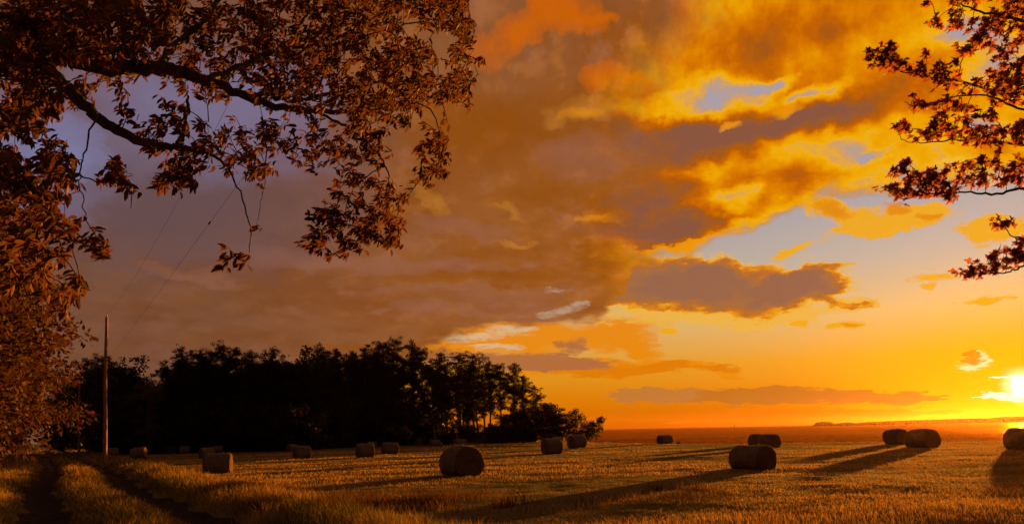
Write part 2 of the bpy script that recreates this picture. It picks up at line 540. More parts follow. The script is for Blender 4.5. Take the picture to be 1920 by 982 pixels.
def bark_material(name, c0, c1, scale=6.0):
    k = MT(name)
    co = k.n('ShaderNodeTexCoord').outputs['Object']
    co = k.n('ShaderNodeMapping', {0: co, 'Scale': (1, 1, .25)}).outputs[0]
    n1 = k.noise(co, scale, 6, .65)
    w = k.n('ShaderNodeTexVoronoi', {'Vector': co, 'Scale': scale * 2.2}, feature='DISTANCE_TO_EDGE').outputs[0]
    h = k.math('ADD', n1, k.step(w, 0, .25))
    col = k.mix(k.step(n1, .3, .7), c0, c1)
    return k.done(k.n('ShaderNodeBsdfPrincipled', {'Base Color': col, 'Roughness': .9, 'Normal': k.bump(h, .7, .03)}).outputs[0])


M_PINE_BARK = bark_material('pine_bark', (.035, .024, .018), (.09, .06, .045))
M_BARK = bark_material('grey_bark', (.05, .038, .03), (.16, .12, .09))
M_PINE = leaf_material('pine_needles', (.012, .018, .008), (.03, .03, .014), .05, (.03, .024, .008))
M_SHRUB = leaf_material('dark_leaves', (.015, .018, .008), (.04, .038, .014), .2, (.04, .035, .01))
M_LEAF = leaf_material('autumn_leaves', (.03, .02, .009), (.24, .115, .032), .22, (.15, .065, .016), gloss=.7)
M_NEAR = leaf_material('broad_leaves', (.028, .018, .01), (.31, .135, .043), .25, (.26, .11, .03), gloss=.65)
M_MAPLE = leaf_material('maple_leaves', (.045, .026, .014), (.19, .085, .03), .58, (.38, .13, .028), gloss=.6)
M_DRY = leaf_material('dry_leaves', (.10, .07, .03), (.20, .13, .05), .3, (.2, .1, .03))

# ----------------------------------------------------------------------------
# land: one heightfield, the cart track with its two ruts, the sea
# ----------------------------------------------------------------------------
# two ruts, given by where they lie on the ground
RUT_L = [(99, 982), (88, 925), (80, 882), (92, 860), (100, 853)]
RUT_R = [(415, 982), (272, 925), (200, 886), (150, 862), (128, 851.5)]


def gl(pts):
    return [ground(x, y) for x, y in pts]


_gl, _gr = gl(RUT_L), gl(RUT_R)


def fit(ps):
    P = np.array([(p.x, p.y) for p in ps])
    k, b = np.polyfit(P[:, 1], P[:, 0], 1)
    return k, b


KL, BL = fit(_gl[:4])
KR, BR = fit(_gr[:4])


def wob(y):
    return 0.22 * np.sin(y * .16 + 1.0) + .10 * np.sin(y * .43)


def ruts(y):
    y = np.asarray(y, float)
    return KL * y + BL + wob(y), KR * y + BR + wob(y + 1.5)


def hash2(x, y):
    return np.mod(np.sin(x * 127.1 + y * 311.7) * 43758.5453, 1.0)


def vnoise(x, y):
    xi, yi = np.floor(x), np.floor(y)
    fx, fy = x - xi, y - yi
    fx = fx * fx * (3 - 2 * fx); fy = fy * fy * (3 - 2 * fy)
    a = hash2(xi, yi) * (1 - fx) + hash2(xi + 1, yi) * fx
    b = hash2(xi, yi + 1) * (1 - fx) + hash2(xi + 1, yi + 1) * fx
    return a * (1 - fy) + b * fy


def fbm(x, y, o=4):
    s, a, t = 0, .5, 0
    for i in range(o):
        s = s + a * vnoise(x * 2 ** i + 13.7 * i, y * 2 ** i - 7.1 * i)
        t += a
        a *= .5
    return s / t


def gauss(d, w):
    return np.exp(-(d / w) ** 2)


# shoreline: the field ends where the photograph shows the water begin
SHORE = [ground(x, y) for x, y in ((1060, 827.5), (1160, 829.5), (1300, 831.2), (1500, 829.6), (1700, 827.6), (1920, 824.8), (2300, 820))]
SA = np.array([math.degrees(math.atan2(p.x, p.y)) for p in SHORE])
SR = np.array([math.hypot(p.x, p.y) for p in SHORE])
SA = np.concatenate([[-180, -8, 1.5], SA, [46, 75, 120, 180]])
SR = np.concatenate([[400, 400, 130], SR, [60, 55, 60, 90]])


def shore_r(x, y):
    a = np.degrees(np.arctan2(x, y))
    return np.interp(a, SA, SR)


def height(x, y):
    x = np.asarray(x, float); y = np.asarray(y, float)
    l, r = ruts(y)
    near = gauss(np.maximum(y - 60, 0), 60) * (y > -40)
    w = 1.0
    h = -0.18 * gauss(x - l, .62) - 0.22 * gauss(x - r, .66)
    mid = (l + r) / 2
    h = h + 0.13 * gauss(x - mid, 1.1)
    h = h + 0.19 * gauss(x - r - 2.1, 1.3) + 0.12 * gauss(x - l + 2.0, 1.4)
    h = h * np.clip(near, 0, 1)
    h = h + (fbm(x * .35, y * .35, 3) - .5) * .10 + (fbm(x * 1.7 + 9, y * 1.7, 2) - .5) * .045
    d = shore_r(x, y) - np.hypot(x, y)
    h = np.where(d < 3.0, h * np.clip(d / 3.0, 0, 1) - 2.2 * np.clip((1.5 - d) / 9, 0, 1) ** .9, h)
    return h


def hz(x, y):
    return float(height(np.array([x]), np.array([y]))[0])


def on_ground(px, py):
    g = ground(px, py)
    for _ in range(3):
        g = ground(px, py, hz(g.x, g.y))
    return g


# polar-ish grid: fine near the camera, coarse far off
yy = np.concatenate([np.linspace(-30, 6, 40), np.linspace(6.3, 40, 170), np.linspace(40.4, 110, 150), np.linspace(111, 420, 90)])
uu = np.linspace(-1, 1, 420)
gy, gu = np.meshgrid(yy, uu, indexing='ij')
half = 24 + np.maximum(gy, 0) * 1.15
gx = gu * half
gv = np.stack([gx, gy, height(gx, gy)], -1).reshape(-1, 3)
nr, nc = gy.shape
ii = np.arange(nr * nc).reshape(nr, nc)
gf = np.stack([ii[:-1, :-1], ii[:-1, 1:], ii[1:, 1:], ii[1:, :-1]], -1).reshape(-1, 4)

k = MT('field_soil')
pos = k.n('ShaderNodeNewGeometry').outputs['Position']
n1 = k.noise(pos, .35, 5)
n2 = k.noise(pos, 3.0, 5, .65)
n3 = k.noise(pos, 18.0, 3, .6)
col = k.mix(k.step(n1, .38, .62), (.21, .145, .055), (.12, .11, .035))
col = k.mix(k.step(n2, .45, .75), col, (.30, .20, .08))
col = k.mix(k.step(n3, .55, .75, 0, .6), col, (.05, .04, .018))
bp = k.bump(k.math('ADD', k.math('MULTIPLY', n2, .5), n3), .9, .08)
M_FIELD = k.done(k.n('ShaderNodeBsdfPrincipled', {'Base Color': col, 'Roughness': 1.0, 'Specular IOR Level': .1, 'Normal': bp}).outputs[0])
ground_o = link('field', mesh_np('field', gv, gf, smooth=True), M_FIELD)
tag(ground_o, 'wide mown hay field of golden stubble running to the water', 'field', kind='structure')

# the bare earth of each rut, a strip laid just over the field
k = MT('bare_earth')
pos = k.n('ShaderNodeNewGeometry').outputs['Position']
n1 = k.noise(pos, 2.5, 6, .6)
n3 = k.noise(pos, 25, 3, .6)
col = k.mix(k.step(n1, .35, .65), (.022, .014, .008), (.045, .03, .018))  # bare earth, with the shade lying in the ruts darkened into its colour
M_EARTH = k.done(k.n('ShaderNodeBsdfPrincipled', {'Base Color': col, 'Roughness': 1.0, 'Specular IOR Level': .1,
                                                 'Normal': k.bump(k.math('ADD', n1, k.math('MULTIPLY', n3, .4)), .8, .06)}).outputs[0])
tv, tf = [], []
for s in (0, 1):
    ys = np.linspace(-25, 118, 620)
    xc = ruts(ys)[s]
    across = np.linspace(-1, 1, 9)
    wv = .52 + .10 * np.sin(ys * 1.3 + s) + .08 * np.sin(ys * 3.1)
    X = xc[:, None] + across[None, :] * wv[:, None]
    Y = np.repeat(ys[:, None], 9, 1)
    Z = height(X, Y) + .008 + .006 * (1 - across ** 2)[None, :]
    b = sum(len(v) for v in tv)
    tv.append(np.stack([X, Y, Z], -1).reshape(-1, 3))
    jj = np.arange(len(ys) * 9).reshape(len(ys), 9) + b
    tf.append(np.stack([jj[:-1, :-1], jj[:-1, 1:], jj[1:, 1:], jj[1:, :-1]], -1).reshape(-1, 4))
track = link('cart_track', mesh_np('cart_track', np.concatenate(tv), np.concatenate(tf), smooth=True), M_EARTH)
tag(track, 'two shade-darkened earth wheel ruts of a farm track beside the hay field', 'track', kind='structure')

# sea
SEA_Z = -1.05
HAZE = 0.00003
k = MT('sea_water')
pos = k.n('ShaderNodeNewGeometry').outputs['Position']
mp_ = k.n('ShaderNodeMapping', {0: pos, 'Rotation': (0, 0, math.radians(-8)), 'Scale': (.35, 1.0, 1.0)}).outputs[0]
w1 = k.noise(mp_, .55, 4, .6)
w2 = k.noise(mp_, 1.8, 3, .6)
h = k.math('ADD', k.math('MULTIPLY', w1, 1.0), k.math('MULTIPLY', w2, .35))
big = k.noise(k.n('ShaderNodeMapping', {0: pos, 'Scale': (.01, .05, 1.0)}).outputs[0], 1.0, 4, .6)
nb = k.bump(h, 1.0, 3.0)
gl_ = k.n('ShaderNodeBsdfGlossy', {'Color': k.mix(big, (.55, .22, .03), (.95, .42, .07)), 'Roughness': .36, 'Normal': nb})  # sunset orange of the reflected sky tinted into the gloss colour
df = k.n('ShaderNodeBsdfDiffuse', {'Color': (.05, .016, .003, 1), 'Normal': nb})
fr = k.n('ShaderNodeLayerWeight', {'Blend': .22, 'Normal': nb}).outputs['Fresnel']
M_SEA = k.done(k.n('ShaderNodeMixShader', {0: k.step(fr, .05, .75, .15, .95), 1: df.outputs[0], 2: gl_.outputs[0]}).outputs[0])
# waves as geometry near the shore, one flat sheet beyond
ry = np.concatenate([np.linspace(35, 190, 330), np.geomspace(191, 3000, 60)])
ua = np.radians(np.linspace(-14, 58, 420))
ra, aa = np.meshgrid(ry, ua, indexing='ij')
wx, wy = ra * np.sin(aa), ra * np.cos(aa)
fade = np.clip((230 - ra) / 120, 0, 1)
wz = ((fbm(wx * .10 + wy * .03, wy * .5 - wx * .1, 3) - .5) * .8 + (fbm(wx * .35 + 4, wy * 1.3, 2) - .5) * .3) * fade
wv_ = np.stack([wx, wy, SEA_Z + wz], -1).reshape(-1, 3)
ii = np.arange(wx.size).reshape(wx.shape)
wf = np.stack([ii[:-1, :-1], ii[:-1, 1:], ii[1:, 1:], ii[1:, :-1]], -1).reshape(-1, 4)[:, ::-1]
sea = link('sea', mesh_np('sea', wv_, wf, smooth=True), M_SEA)
tag(sea, 'choppy orange sea reaching to the horizon beyond the field', 'sea', kind='structure')

# the low wooded headland across the bay
k = MT('far_woods')
pos = k.n('ShaderNodeNewGeometry').outputs['Position']
n1 = k.noise(pos, .05, 5, .65)
col = k.mix(k.step(n1, .35, .65), (.10, .04, .014), (.2, .085, .03))  # woods lightened to orange brown, haze put into their colour
M_FAR = k.done(k.n('ShaderNodeBsdfPrincipled', {'Base Color': col, 'Roughness': 1.0, 'Normal': k.bump(n1, 1.0, 8.0)}).outputs[0])
top = [(1526, 795.6), (1529, 791.5), (1540, 789.2), (1556, 789), (1563, 791.5), (1566, 793), (1578, 791.6), (1590, 790.5), (1606, 791.8), (1630, 789.5), (1680, 787.5), (1740, 785.6),
       (1800, 783.3), (1860, 782.0), (1868, 780.2), (1920, 779), (1990, 778), (2080, 777), (2200, 778), (2350, 782)]
DF = 1000.0
xs = np.linspace(1524, 2350, 700)
ty = np.interp(xs, [p[0] for p in top], [p[1] for p in top])
hv, hf = [], []
rows = 9
for i, (x, y) in enumerate(zip(xs, ty)):
    base = at(x, 794, DF)
    hh = max(at(x, y, DF).z - SEA_Z, 0.8) * (.93 + .14 * float(fbm(np.array([x * .35]), np.array([3.3]), 3)[0]))
    for r in range(rows):
        t = r / (rows - 1) * math.pi
        jit = 1 + .12 * (random.random() - .5)
        yd = DF + 90 - 90 * math.cos(t) * jit
        hv.append((base.x * yd / DF, yd, SEA_Z - 0.3 + hh * jit * math.sin(t) ** .45 if 0 < r < rows - 1 else SEA_Z - 1))
hv = np.array(hv)
ii = np.arange(len(hv)).reshape(len(xs), rows)
hf = np.stack([ii[:-1, :-1], ii[1:, :-1], ii[1:, 1:], ii[:-1, 1:]], -1).reshape(-1, 4)
far = link('headland', mesh_np('headland', hv, hf), M_FAR)
tag(far, 'low dark wooded headland across the bay below the sun', 'headland', kind='structure')

# ---- even haze box added for the orange glow towards the sun, sky outside ------------------
k = MT('added_glow_haze')
pv = k.n('ShaderNodeVolumePrincipled', {'Color': (1.0, .5, .25, 1), 'Density': HAZE, 'Anisotropy': .85})
k.t.links.new(pv.outputs[0], k.out.inputs[1])
M_HAZE = k.m
b = MB()
b.box((900, 1450, 11.5), (5000, 3300, 29.4))
hz_o = b.build('haze', M_HAZE, None, False)
tag(hz_o, 'thin orange haze added to make the air glow over field and sea', 'haze', kind='stuff')

# ----------------------------------------------------------------------------
# trees
# ----------------------------------------------------------------------------
def unit(v):
    return v / np.maximum(np.linalg.norm(v, axis=-1, keepdims=True), 1e-9)


def rand_unit(n, rng):
    return unit(rng.normal(size=(n, 3)))


def quads(P, D, N, L, W, tone, name, fold=0.0):
    """one pointed leaf (or leaf tuft) per row: kite of two folded halves"""
    D = unit(D)
    S = unit(np.cross(D, N))
    N = np.cross(S, D)
    L = L[:, None]; W = W[:, None]
    mid = P + D * L * .45 - N * W * fold
    v = np.stack([P, mid + S * W * .5 + N * W * fold * 2, P + D * L, mid - S * W * .5 + N * W * fold * 2], 1)
    n = len(P)
    f = np.arange(n * 4).reshape(n, 4)
    return mesh_np(name, v.reshape(-1, 3), f, {'tone': np.repeat(tone, 4)})


def puffs(cent, rad, flat, n_each, lmin, lmax, rng, name, aspect=.4, bias=None):
    P, D, T = [], [], []
    for c, r in zip(cent, rad):
        n = max(6, int(n_each * r * r))
        d = rand_unit(n, rng)
        rr = r * rng.random((n, 1)) ** .45
        p = d * rr
        p[:, 2] *= flat
        P.append(np.asarray(c) + p)
        D.append(unit(d + rng.normal(size=(n, 3)) * .55 + (np.zeros(3) if bias is None else bias)))
        T.append(np.clip(rng.random() * .5 + rng.random(n) * .5, 0, 1))
    P, D, T = np.concatenate(P), np.concatenate(D), np.concatenate(T)
    L = rng.uniform(lmin, lmax, len(P))
    return quads(P - D * L[:, None] * .5, D, rand_unit(len(P), rng), L, L * aspect, T, name, .1)


def pine(seed, h, crown0, wide, n_limb, dens=30.0):
    """a tall pine: bare leaning bole, whorls of limbs carrying flat tufts"""
    rng = np.random.default_rng(seed)
    tr = MB()
    bend = rng.normal(size=2) * .02 * h
    sp = lambda t: np.array([bend[0] * math.sin(t * 2.2), bend[1] * math.sin(t * 1.7 + .4) - bend[1] * math.sin(.4), t * h])
    ts = np.linspace(0, 1, 13)
    r0 = .014 * h
    tr.tube([sp(t) for t in ts], [r0 * (1.25 if t == 0 else 1) * (1 - .93 * t) + .01 for t in ts], 8)
    cent, rad = [], []
    for i in range(n_limb):
        t = crown0 + (1 - crown0) * (i + rng.random()) / n_limb
        u = (t - crown0) / (1 - crown0)
        prof = wide * (.35 + .9 * u) if u < .45 else wide * max(.22, 1.0 - ((u - .45) / .58) ** 2.6 * .8)
        ln = prof * rng.uniform(.55, 1.2)
        a = rng.uniform(0, 6.283)
        up = rng.uniform(.05, .5) * (.4 + u)
        b = sp(t)
        tip = b + np.array([math.cos(a) * ln, math.sin(a) * ln, ln * up])
        md = (b + tip) / 2 + np.array([0, 0, -.08 * ln])
        tr.tube([b, md, tip], [r0 * .32 * (1 - .6 * t), r0 * .2 * (1 - .5 * t), .012], 5)
        for q in np.linspace(.12, 1.05, max(3, int(ln * 3.4))):
            p = b * (1 - q) + tip * q + rng.normal(size=3) * .2
            cent.append(p + np.array([0, 0, .12]))
            rad.append(rng.uniform(.28, .66) * (1.1 - .3 * u))
    cent += [sp(1.0), sp(1.0) + np.array([0, 0, .35])]; rad += [.4, .25]
    for _ in range(4):                       # dead stubs under the crown
        t = rng.uniform(crown0 * .4, crown0)
        a = rng.uniform(0, 6.283); ln = rng.uniform(.4, 1.1)
        b = sp(t)
        tr.tube([b, b + np.array([math.cos(a) * ln, math.sin(a) * ln, .1])], [.03, .01], 4)
    return tr.mesh('trunk'), puffs(cent, rad, .75, dens * 8.0, .16, .4, rng, 'crown', .27, np.array([0, 0, .15]))


def broadleaf(seed, h, r, low, n_limb, n_each, lmin, lmax, flat=.8, lean=(0, 0), aspect=.5, fill=1.0):
    rng = np.random.default_rng(seed)
    tr = MB()
    sp = lambda t: np.array([lean[0] * t * t + .015 * h * math.sin(5 * t + seed), lean[1] * t * t + .012 * h * math.sin(4 * t), t * h * .93])
    ts = np.linspace(0, 1, 10)
    r0 = .018 * h
    tr.tube([sp(t) for t in ts], [r0 * (1.35 if t == 0 else 1) * (1 - .92 * t) + .012 for t in ts], 8)
    cent, rad = [], []
    for i in range(n_limb):
        t = low + (1.0 - low) * (i + rng.random()) / n_limb
        u = (t - low) / (1 - low)
        prof = r * math.sqrt(max(.03, 1 - (abs(u - .42) / .62) ** 2.2))
        ln = prof * rng.uniform(.6, 1.12)
        a = i * 2.4 + rng.uniform(-.5, .5)
        b = sp(t * .96)
        tip = b + np.array([math.cos(a) * ln, math.sin(a) * ln, ln * rng.uniform(.05, .45)])
        md = (b + tip) / 2 + np.array([0, 0, .1 * ln])
        tr.tube([b, md, tip], [r0 * .36 * (1.05 - t), r0 * .2 * (1.05 - t) + .008, .01], 5)
        for q in np.linspace(.3, 1.0, max(2, int(ln * 1.8 * fill))):
            p = b * (1 - q) + tip * q + rng.normal(size=3) * .18 * r * np.array([1, 1, .7])
            cent.append(p); rad.append(rng.uniform(.45, .95) * (.5 + .16 * r))
    cent.append(sp(1.0)); rad.append(.5)
    return tr.mesh('trunk'), puffs(cent, rad, flat, n_each, lmin, lmax, rng, 'crown', aspect, np.array([0, 0, -.25]))


def tree_thing(name, meshes, mats, loc, rz, scale, label, cat, group):
    t = empty(name, loc, rz)
    t.scale = scale if hasattr(scale, '__len__') else (scale,) * 3
    for nm, me, mt in zip(('trunk', 'crown'), meshes, mats):
        o = bpy.data.objects.new(nm, me)
        C.objects.link(o)
        o.parent = t
        if not me.materials:
            me.materials.append(mt)
    return tag(t, label, cat, group)


# ---- the dark wood across the field ---------------------------------------------------
# front of the wood as it meets the field, and the tops of the trees that make its outline
BASE = [(100, 843), (165, 845.5), (250, 850.5), (444, 846.5), (566, 843.5), (640, 838.5), (800, 833), (935, 830.5), (1010, 829), (1060, 829.5), (1150, 829)]
bx = np.array([p[0] for p in BASE]); by = np.array([p[1] for p in BASE])


def wood_base(px, back=0.0):
    g = ground(px, float(np.interp(px, bx, by)))
    s = (math.hypot(g.x, g.y) + back) / math.hypot(g.x, g.y)
    return Vector((g.x * s, g.y * s, 0))


PINES = [pine(100 + i, 15.0, c, w, n) for i, (c, w, n) in enumerate(((.34, 2.5, 60), (.40, 2.3, 52), (.26, 2.8, 66), (.38, 2.1, 54), (.44, 2.5, 50), (.24, 2.4, 66)))]
OAKS = [broadleaf(200 + i, 12.0, r, low, n, 105, .22, .46) for i, (r, low, n) in enumerate(((3.4, .22, 26), (3.0, .3, 24), (3.8, .16, 30)))]


def zheight(px_top, x, y):
    """height of the point at bearing of (x, y) seen at image height px_top"""
    for Y in (y,):
        lo, hi = 0.0, 60.0
        for _ in range(30):
            mid = (lo + hi) / 2
            v = Vector((x, y, mid - EYE))
            py = YPP - F * v.dot(_u) / v.dot(_f)
            if py > px_top: lo = mid
            else: hi = mid
    return (lo + hi) / 2


WOODS = 'trees of the dark wood across the field'
# (x, top, kind, what singles it out)
FRONT = [
    (138, 684, 'o', 'spreading dark tree at the left end of the wood reaching over the lane'),
    (165, 672, 'p', 'dark pine just left of the near utility pole'),
    (190, 668, 'p', 'dark pine standing directly behind the near utility pole'),
    (226, 655, 'o', 'round topped dark tree just right of the utility pole'),
    (246, 690, 'p', 'short pine on the right shoulder of the round topped tree'),
    (312, 684, 'p', 'lower pine on the left flank of the tall pine block'),
    (343, 648, 'p', 'tall pine above the two small far bales, left tip of the main block'),
    (372, 658, 'p', 'ragged pine with gaps beside the left tip of the main block'),
    (396, 655, 'p', 'pine rising behind the pair of bales near the wood'),
    (416, 642, 'p', 'tallest pine of the left half of the wood, over the nearest left bale'),
    (444, 653, 'p', 'broad pine next right of the tallest one in the left half'),
    (474, 656, 'p', 'thin pine with sky showing through its crown'),
    (508, 650, 'p', 'dense mop headed pine standing clear of its neighbours'),
    (536, 664, 'o', 'lower dark broadleaf tree in the dip right of the mop headed pine'),
    (574, 643, 'o', 'wide domed dark tree over the bale beside the wood'),
    (600, 647, 'p', 'pine merging into the right side of the wide dome'),
    (632, 655, 'p', 'pine in the low stretch of the outline right of the dome'),
    (662, 657, 'p', 'flat topped pine above the pair of bales in mid field'),
    (690, 650, 'p', 'pine climbing towards the highest point of the wood'),
    (716, 640, 'p', 'pine with a tufted top left of the highest pine'),
    (744, 636, 'p', 'highest pine of the whole wood, double tipped'),
    (772, 640, 'p', 'tall pine right against the highest one'),
    (796, 654, 'p', 'leaning pine on the right side of the high group'),
    (812, 690, 'p', 'half hidden short pine below the notch in the outline'),
    (832, 660, 'p', 'slim pine just right of the notch, its bare stem against orange sky'),
    (862, 662, 'p', 'pine with open crown behind the big near bale'),
    (888, 662, 'p', 'dense pine right of the open crowned one'),
    (918, 674, 'p', 'pine with a pointed crown in the thin right part of the wood'),
    (942, 682, 'p', 'slim pine with stem lit by gaps in the right part of the wood'),
    (964, 680, 'p', 'pine before the right end of the tall trees'),
    (986, 702, 'p', 'last tall pine at the right end, ragged branches against orange sky'),
    (1002, 722, 'p', 'short ragged pine leaning out at the right end of the tall trees'),
]
rs = random.Random(8)
for i, (px, top_, kind, lab) in enumerate(FRONT):
    p = wood_base(px, rs.uniform(1.5, 7.0))
    H = zheight(top_, p.x, p.y)
    p.z = hz(p.x, p.y) - .1
    if kind == 'p':
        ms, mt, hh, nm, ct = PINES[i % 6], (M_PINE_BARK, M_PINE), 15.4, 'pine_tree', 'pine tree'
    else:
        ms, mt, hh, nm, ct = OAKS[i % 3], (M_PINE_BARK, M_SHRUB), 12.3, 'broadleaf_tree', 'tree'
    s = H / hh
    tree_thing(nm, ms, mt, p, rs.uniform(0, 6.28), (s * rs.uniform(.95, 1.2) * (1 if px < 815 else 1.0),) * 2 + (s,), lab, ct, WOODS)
# the ranks behind: nothing in the photo tells them apart
for i in range(96):
    px = 112 + (i / 95) ** 1.12 * (705 if i < 86 else 790) + rs.uniform(-10, 10)
    p = wood_base(px, rs.uniform(6, 26) if px < 800 else rs.uniform(8, 16))
    tops = np.interp(px, [f[0] for f in FRONT], [f[1] for f in FRONT])
    H = zheight(tops + rs.uniform(10, 70), p.x, p.y)
    p.z = hz(p.x, p.y) - .1
    s = H / 15.4
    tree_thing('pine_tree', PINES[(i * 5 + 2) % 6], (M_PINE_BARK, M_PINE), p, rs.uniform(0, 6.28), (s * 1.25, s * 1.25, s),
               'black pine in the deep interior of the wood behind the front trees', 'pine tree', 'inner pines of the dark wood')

# the lighter tree on the left, the shrubs at its right end and the undergrowth
p = wood_base(281, -1.5); H = zheight(694, p.x, p.y)
tree_thing('broadleaf_tree', broadleaf(260, 12.0, 2.6, .12, 26, 70, .2, .38), (M_BARK, M_DRY), p, 1.0, H / 11.9, 'paler brown leafy tree in the gap left of the tall pines', 'tree', WOODS)
EDGE = 'bushes at the right end of the wood'
for (px, top_, r, lab, bk) in ((1000, 762, 2.4, 'dense dark bush below the last tall pine', 2.0), (1026, 750, 2.3, 'large dark bush between the last pine and the open crowned tree', 0.0),
                               (1046, 770, 2.0, 'lower sloping bush left of the open crowned tree', -1.0), (965, 770, 2.6, 'dark bush under the pines at the right part of the wood', 1.0)):
    p = wood_base(px, bk); H = zheight(top_, p.x, p.y)
    p.z = hz(p.x, p.y) - .2
    tree_thing('bush', broadleaf(int(px), 6.0, r, .05, 34, 260, .18, .36), (M_PINE_BARK, M_SHRUB), p, 0.4 * px, (1, 1, H / 6.0), lab, 'bush', EDGE)
p = wood_base(1083, 0); H = zheight(764, p.x, p.y); p.z = hz(p.x, p.y) - .1
tree_thing('small_tree', broadleaf(310, 6.0, 2.1, .28, 28, 120, .16, .32, lean=(-.4, 0)), (M_PINE_BARK, M_SHRUB), p, 0, H / 6.0, 'small open crowned tree with sky through its leaves near the shore', 'tree', EDGE)
p = wood_base(1101, 0); H = zheight(782, p.x, p.y); p.z = hz(p.x, p.y) - .1
tree_thing('leaning_tree', broadleaf(311, 5.0, 2.2, .12, 34, 240, .16, .3, lean=(2.6, 0), flat=.7), (M_PINE_BARK, M_SHRUB), p, 0, (H / 5.0 * 1.0, 1, H / 5.0), 'windswept dark tree leaning right over the edge of the sea', 'tree', EDGE)
UNDER = [broadleaf(400 + i, 4.0, 2.2, .03, 22, 130, .2, .46) for i in range(3)]
for i in range(60):
    px = 112 + (i / 59) ** .9 * 880 + rs.uniform(-9, 9)
    p = wood_base(px, rs.uniform(-.5, 3.0) if i % 2 else rs.uniform(4, 14))
    p.z = hz(p.x, p.y) - .2
    s = rs.uniform(1.0, 1.7) if px < 800 else rs.uniform(.4, .75)
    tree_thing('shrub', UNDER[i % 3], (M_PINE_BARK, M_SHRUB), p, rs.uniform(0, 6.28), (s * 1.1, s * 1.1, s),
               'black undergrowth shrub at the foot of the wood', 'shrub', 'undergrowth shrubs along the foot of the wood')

# ---- the row of leafy trees along the lane on the left ------------------------------------------
ROWT = [broadleaf(500 + i, 11.0, 3.15, .13, 50, 95, .16, .32, fill=1.3) for i in range(3)]
LANE = 'leafy trees in a row along the lane'
row = [(27, 12.6, 'front tree of the lane row, half cut off by the left edge of the photo'),
       (33, 14.2, 'second tree of the lane row, the tallest mass of orange lit leaves'),
       (40, 14.6, 'third tree of the lane row with low sweeping leaves'),
       (48, 12.6, 'fourth tree of the lane row with pale stem lit by the sun'),
       (56, 11.6, 'fifth tree of the lane row with a thin lit stem'),
       (65, 10.6, 'sixth tree of the lane row, stem just visible'),
       (74, 9.8, 'seventh tree of the lane row before the lane turns dark'),
       (84, 9.2, 'last tree of the lane row beside the far utility pole')]
for i, (y, H, lab) in enumerate(row):
    x = float(ruts(np.array([y]))[0][0]) - 4.2 - .03 * max(0, y - 50) - .4 * math.sin(i * 2.1)
    tree_thing('lane_tree', ROWT[i % 3], (M_BARK, M_LEAF), (x, y, hz(x, y) - .1), i * 1.3, (H / 11.0 * 1.0, H / 11.0 * 1.0, H / 11.0), lab, 'tree', LANE)

# ---- the two near trees whose branches frame the view ----------------------------------------------
def poly_sample(poly, n, rng):
    P = np.array(poly, float)
    lo, hi = P.min(0), P.max(0)
    out = []
    x2, y2 = np.roll(P[:, 0], -1), np.roll(P[:, 1], -1)
    while len(out) < n:
        q = lo + rng.random((n * 2, 2)) * (hi - lo)
        ins = np.zeros(len(q), bool)
        for ax, ay, bx_, by_ in zip(P[:, 0], P[:, 1], x2, y2):
            c = (ay > q[:, 1]) != (by_ > q[:, 1])
            t = (bx_ - ax) * (q[:, 1] - ay) / np.where(by_ == ay, 1e-9, by_ - ay) + ax
            ins ^= c & (q[:, 0] < t)
        out.extend(q[ins].tolist())
    return out[:n]


def leaf_mesh(O, D, N, L, W, tone, rng, name):
    """long leaves folded on the midrib, curling to a point: 8 vertices each"""
    n = len(O)
    D = unit(D); S = unit(np.cross(D, N)); N = np.cross(S, D)
    L = L[:, None]; W = W[:, None]
    curl = rng.uniform(-.25, .12, (n, 1)); fold = rng.uniform(.1, .4, (n, 1))
    mid = lambda t: O + D * L * t + N * L * (curl * t * t)
    a, b, c, t = mid(0.0), mid(.32), mid(.68), mid(1.0)
    v = np.stack([a, b + S * W * .46 + N * W * fold, b, b - S * W * .46 + N * W * fold,
                  c + S * W * .38 + N * W * fold, c, c - S * W * .38 + N * W * fold, t], 1)
    i = np.arange(n)[:, None] * 8
    tri = np.concatenate([i + np.array([0, 2, 1]), i + np.array([0, 3, 2]), i + np.array([4, 5, 7]), i + np.array([5, 6, 7])])
    qd = np.concatenate([i + np.array([1, 2, 5, 4]), i + np.array([2, 3, 6, 5])])
    return mesh_np(name, v.reshape(-1, 3), [tri, qd], {'tone': np.repeat(tone, 8)})


MAPLE = np.array([(0, 0), (.10, .10), (.42, -.02), (.30, .18), (.55, .40), (.30, .40), (.34, .56), (.12, .50), (.16, .74), (0, 1.0),
                  (-.16, .74), (-.12, .50), (-.34, .56), (-.30, .40), (-.55, .40), (-.30, .18), (-.42, -.02), (-.10, .10)])


def maple_mesh(O, D, N, L, tone, rng, name):
    n = len(O); k_ = len(MAPLE)
    D = unit(D); S = unit(np.cross(D, N)); N = np.cross(S, D)
    curl = rng.uniform(-.5, .1, (n, 1, 1)); cup = rng.uniform(-.2, .5, (n, 1, 1))
    mx = MAPLE[None, :, 0:1]; my = MAPLE[None, :, 1:2]
    Lk = L[:, None, None]
    v = O[:, None] + S[:, None] * mx * Lk + D[:, None] * my * Lk + N[:, None] * Lk * (curl * my ** 2 + cup * np.abs(mx))
    cen = (O + D * L[:, None] * .35)[:, None]
    v = np.concatenate([v, cen], 1)
    i = np.arange(n)[:, None] * (k_ + 1)
    tri = np.concatenate([i + np.array([j, (j + 1) % k_, k_]) for j in range(k_)])
    return mesh_np(name, v.reshape(-1, 3), tri, {'tone': np.repeat(tone, k_ + 1)})


